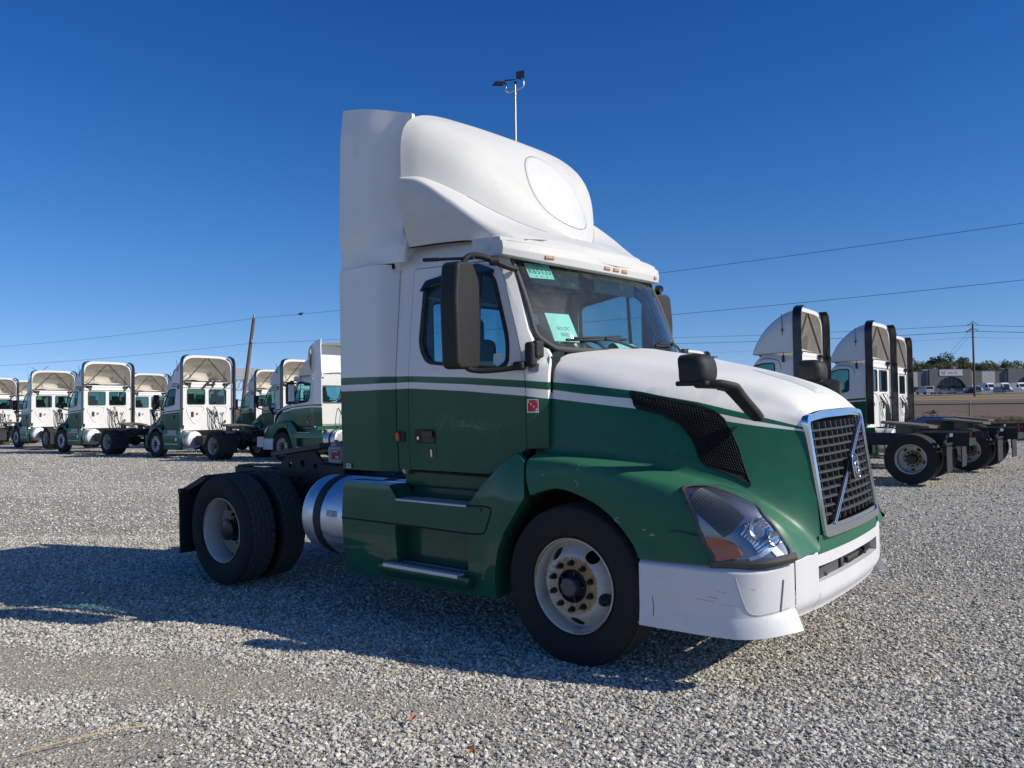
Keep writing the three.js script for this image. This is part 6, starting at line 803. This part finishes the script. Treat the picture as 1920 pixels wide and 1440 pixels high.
{
  const dk = [0.05, 0.085, 0.026], ol = [0.15, 0.16, 0.05], md = [0.10, 0.125, 0.04];
  tree('tree', 'large dark dense tree rising highest above the grey building', 285, 1772, 5, 15.2, 7.6, dk, 5200); tree('tree', 'dark tree at the right shoulder of the tallest tree', 283, 1808, 5, 13.8, 5.6, dk, 3200); tree('tree', 'dark tree at the left shoulder of the tallest tree', 286, 1748, 5, 12.6, 5, dk, 2600);
  const G = 'olive trees behind the grey building';
  const where = ['just right of the black truck seals', 'poking up highest beside the black truck seals', 'left of the signboard', 'at the left edge of the signboard', 'right above the signboard', 'above the right end of the signboard', 'above the right side of the arch', 'right at the slim utility pole', 'above the pale wall panel', 'above the nearest white van', 'above the middle white van', 'above the last white van', 'cut off by the right edge of the photo'];
  [[1690, 13.5, 4.5], [1706, 14.6, 4.2], [1724, 12.6, 4.4], [1742, 12.2, 4.4], [1762, 12.4, 4.6], [1784, 12.6, 4.6], [1806, 12.8, 4.6], [1828, 12.2, 4.6], [1848, 12.4, 5], [1868, 12.9, 5], [1889, 12.6, 5], [1910, 12.9, 5], [1932, 12.8, 5.2]].forEach(([px, h, rw], i) => tree('olive_tree', 'olive green tree behind the building roof, ' + where[i], 272 + rr(-4, 4), px, 4.4, h, rw, rnd() < 0.5 ? ol : md, 2200, G));
  tree('tree', 'small pale tree top peeping over the bonnet beside the T shaped pole', 300, 1373, 3, 17, 2.6, ol, 900); tree('bush', 'tiny dark tree top just right of the T shaped pole', 300, 1355, 3, 15.6, 1.6, dk, 500);
}
// poles, lamps and wires
const wood = std(lin(0.13, 0.085, 0.06), 0.9, 0, { bumpMap: inM(noiseTex(128, (i, j, w) => tileN(i, j * 0.1, w, 40)), 1, 1), bumpScale: 0.01 });
{
  const p = thing('utility_pole', 'leaning brown wooden pole behind the left row of trucks', 'utility pole', [-48.5, 0, -27.6]);
  part('shaft', bar([0, 0, 0], [1.05, 8.36, -0.53], 0.15, 12, 0.11), wood, p); part('insulator', merge(cyl(0.06, 0.08, 0.25, 1.06, 8.52, -0.53, 'y', 10), cyl(0.09, 0.09, 0.06, 1.06, 8.48, -0.53, 'y', 10)), M.satin, p); part('lower_insulator', cyl(0.06, 0.07, 0.22, 1.0, 6.75, -0.38, 'y', 10), M.satin, p);
  const u = thing('utility_pole', 'tall slim wooden utility pole standing before the grey building', 'utility pole', [-24.9, 2.9, -164.5], YAW);
  part('shaft', bar([0, 0, 0], [0, 13.9, 0], 0.22, 10, 0.14), wood, u); part('top_arm', merge(tube([[-1.05, 13.6, 0], [-0.5, 13.75, 0], [0, 14.2, 0], [0.5, 13.9, 0], [1.05, 13.6, 0]], 0.06, 20, 5)), M.frame, u); part('middle_arm', merge(tube([[-1.3, 12.4, 0], [-0.6, 12.6, 0], [0, 12.9, 0], [0.6, 12.7, 0], [1.0, 12.55, 0]], 0.07, 20, 5), bar([-1.1, 12.3, 0], [-0.2, 13.1, 0], 0.04)), M.frame, u); part('small_arm', bar([-0.5, 11.3, 0], [0.5, 11.3, 0], 0.05), M.frame, u);
  part('guy_wire', merge(bar([-0.1, 12.9, 0], [-4.2, 8.2, -1], 0.02, 4), bar([-0.1, 12.2, 0], [-3.3, 8.0, -1], 0.02, 4)), M.frame, u);
  const t = thing('utility_pole', 'tiny far T shaped pole visible above the bonnet', 'utility pole', [-179.1, 8, -386.3], YAW);
  part('shaft', bar([0, 0, 0], [0, 20.4, 0], 0.32, 8, 0.26), M.frame, t); part('cross_arm', merge(bx(4.2, 0.5, 0.3, 0, 20.3, 0), bx(1.8, 0.3, 0.3, 0, 18.0, 0)), M.frame, t);
  const wire = (label, pts, r, sag) => { const c = []; for (let k = 0; k < pts.length - 1; k++) for (let i = 0; i <= (k === pts.length - 2 ? 20 : 19); i++) { const q = i / 20, a = pts[k], b = pts[k + 1]; c.push([lerp(a[0], b[0], q), lerp(a[1], b[1], q) - sag[k] * 4 * q * (1 - q), lerp(a[2], b[2], q)]); } const o = top('power_line', tube(c, r, c.length * 2, 5), std(lin(0.02, 0.02, 0.024), 0.6), label, 'power line'); return c; };
  wire('upper power line from the leaning pole across the sky behind the front truck', [[-88.1, 7.5, -17.3], [-47.45, 8.36, -28.13], [1.76, 8.74, -31.7]], 0.010, [0.35, 0.32]); wire('lower power line from the leaning pole passing below the upper one', [[-88.1, 6.0, -17.3], [-47.74, 6.58, -27.98], [1.7, 6.53, -31.8]], 0.010, [0.35, 0.38]);
  const [lx, lz] = loc(250, (1060 - 960) / 1534 * 250), [qx, qz] = loc(145, (2200 - 960) / 1534 * 145);
  wire('topmost line of the slim utility pole before the building', [[lx, 23.6, lz], [-25.4, 16.4, -164.0], [-24.0, 16.4, -165.1], [qx, 15.8, qz]], 0.035, [0.7, 0, 0.4]); wire('middle line of the slim utility pole before the building', [[lx, 22.0, lz], [-25.6, 15.2, -163.8], [-23.9, 15.3, -165.2], [qx, 14.8, qz]], 0.045, [0.8, 0, 0.4]); wire('faint lowest line of the slim utility pole before the building', [[lx, 17.5, lz], [-24.9, 14.2, -164.5], [qx, 13.6, qz]], 0.016, [0.5, 0.3]);
  const bd = thing('bird', 'small dark bird perched on the upper power line', 'bird', [-42.6, 8.30, -28.5], YAW);
  const bg = new THREE.SphereGeometry(0.10, 16, 12).scale(1.35, 0.85, 0.8), hd = new THREE.SphereGeometry(0.055, 12, 8).translate(0.14, 0.06, 0), tl = bx(0.16, 0.025, 0.07, -0.19, 0.0, 0, 0.01).rotateZ(0.1), bk = new THREE.ConeGeometry(0.018, 0.05, 6).rotateZ(-Math.PI / 2).translate(0.21, 0.055, 0);
  part('body', merge(bg, hd, tl), std(lin(0.02, 0.02, 0.022), 0.8), bd); part('beak', bk, M.satin, bd); part('leg', merge(bar([0.02, -0.07, 0.02], [0.02, -0.13, 0.02], 0.006), bar([0.02, -0.07, -0.02], [0.02, -0.13, -0.02], 0.006)), M.frame, bd);
}
{ // tall yard light behind the front truck
  const l = thing('floodlight_pole', 'tall steel yard light pole with three floodlights above the truck roof', 'light pole', [-21.55, GY, -25.52], YAW), steel = std(lin(0.5, 0.51, 0.52), 0.4, 0.7), led = std(lin(0.30, 0.27, 0.20), 0.5);
  part('pole', cyl(0.055, 0.13, 17.6, 0, 8.8, 0, 'y', 16), steel, l); part('bracket', merge(tube([[-0.44, 17.45, 0.0], [-0.42, 17.25, 0], [-0.34, 17.17, 0], [0, 17.28, 0], [0.30, 17.40, 0], [0.41, 17.50, 0], [0.42, 17.75, 0]], 0.045, 40, 8), cyl(0.075, 0.075, 0.12, 0, 17.1, 0, 'y', 12)), steel, l);
  const head = (x, y, z, rx, ry, rz, s, label) => { const h = pivot('floodlight', l, [x, y, z]); h.rotation.set(rx, ry, rz); h.scale.setScalar(s); part('casing', merge(bx(0.44, 0.07, 0.62, 0, 0, 0, 0.02), bx(0.12, 0.06, 0.14, 0, 0.0, 0.36, 0.02)), M.frame, h); for (let i = 0; i < 4; i++) part('led_panel', bx(0.36, 0.012, 0.10, 0, -0.04, -0.24 + i * 0.115, 0.004), led, h); };
  head(0.27, 18.05, 0.05, 0.95, 0, 0.2, 0.95); head(-0.76, 17.62, 0.05, 0.45, 1.15, 0.35, 0.95); head(-0.27, 17.85, -0.12, 0.15, 1.2, 0.2, 0.7);
  part('mast_fitting', bx(0.12, 0.14, 0.14, 0.02, 17.66, 0, 0.03), M.frame, l);
  const d = thing('street_lamp', 'far twin armed street lamp whose arms rise above the left trucks', 'street lamp', [-93.85, 0, -32.0], YAW);
  part('pole', cyl(0.07, 0.12, 6.3, 0, 3.15, 0, 'y', 10), steel, d); for (const s of [1, -1]) { part('arm', tube([[0, 6.25, 0], [0.35 * s, 6.6, 0], [0.85 * s, 7.0, 0]], 0.035, 12, 6), steel, d); part('lamp_head', bx(0.42, 0.07, 0.2, 1.05 * s, 7.06, 0, 0.03).rotateZ(0), std(lin(0.7, 0.7, 0.7), 0.5), d); }
  const b = thing('billboard', 'white slatted billboard on a lattice frame beside the leaning pole', 'billboard', [-111.0, 0, -69.5], YAW);
  for (let i = 0; i < 6; i++) part('slat', bx(4.4, 0.26, 0.06, -0.6, 7.25 + i * 0.30, 0, 0.01), MB.white, b); for (const x of [-2.4, -0.9, 0.6, 1.4]) part('post', bx(0.14, 8.9, 0.14, x, 4.45, -0.15), M.satin, b);
  const tr = []; for (let i = 0; i < 6; i++) tr.push(bar([-2.6 + i * 0.7, 5.4, -0.1], [-1.9 + i * 0.7, 7.0, -0.1], 0.05), bar([-1.9 + i * 0.7, 5.4, -0.1], [-2.6 + i * 0.7, 7.0, -0.1], 0.05)); part('lattice', merge(...tr, bx(4.4, 0.1, 0.1, -0.6, 5.4, -0.1), bx(4.4, 0.1, 0.1, -0.6, 7.0, -0.1)), M.satin, b);
}
renderer.render(scene, camera);
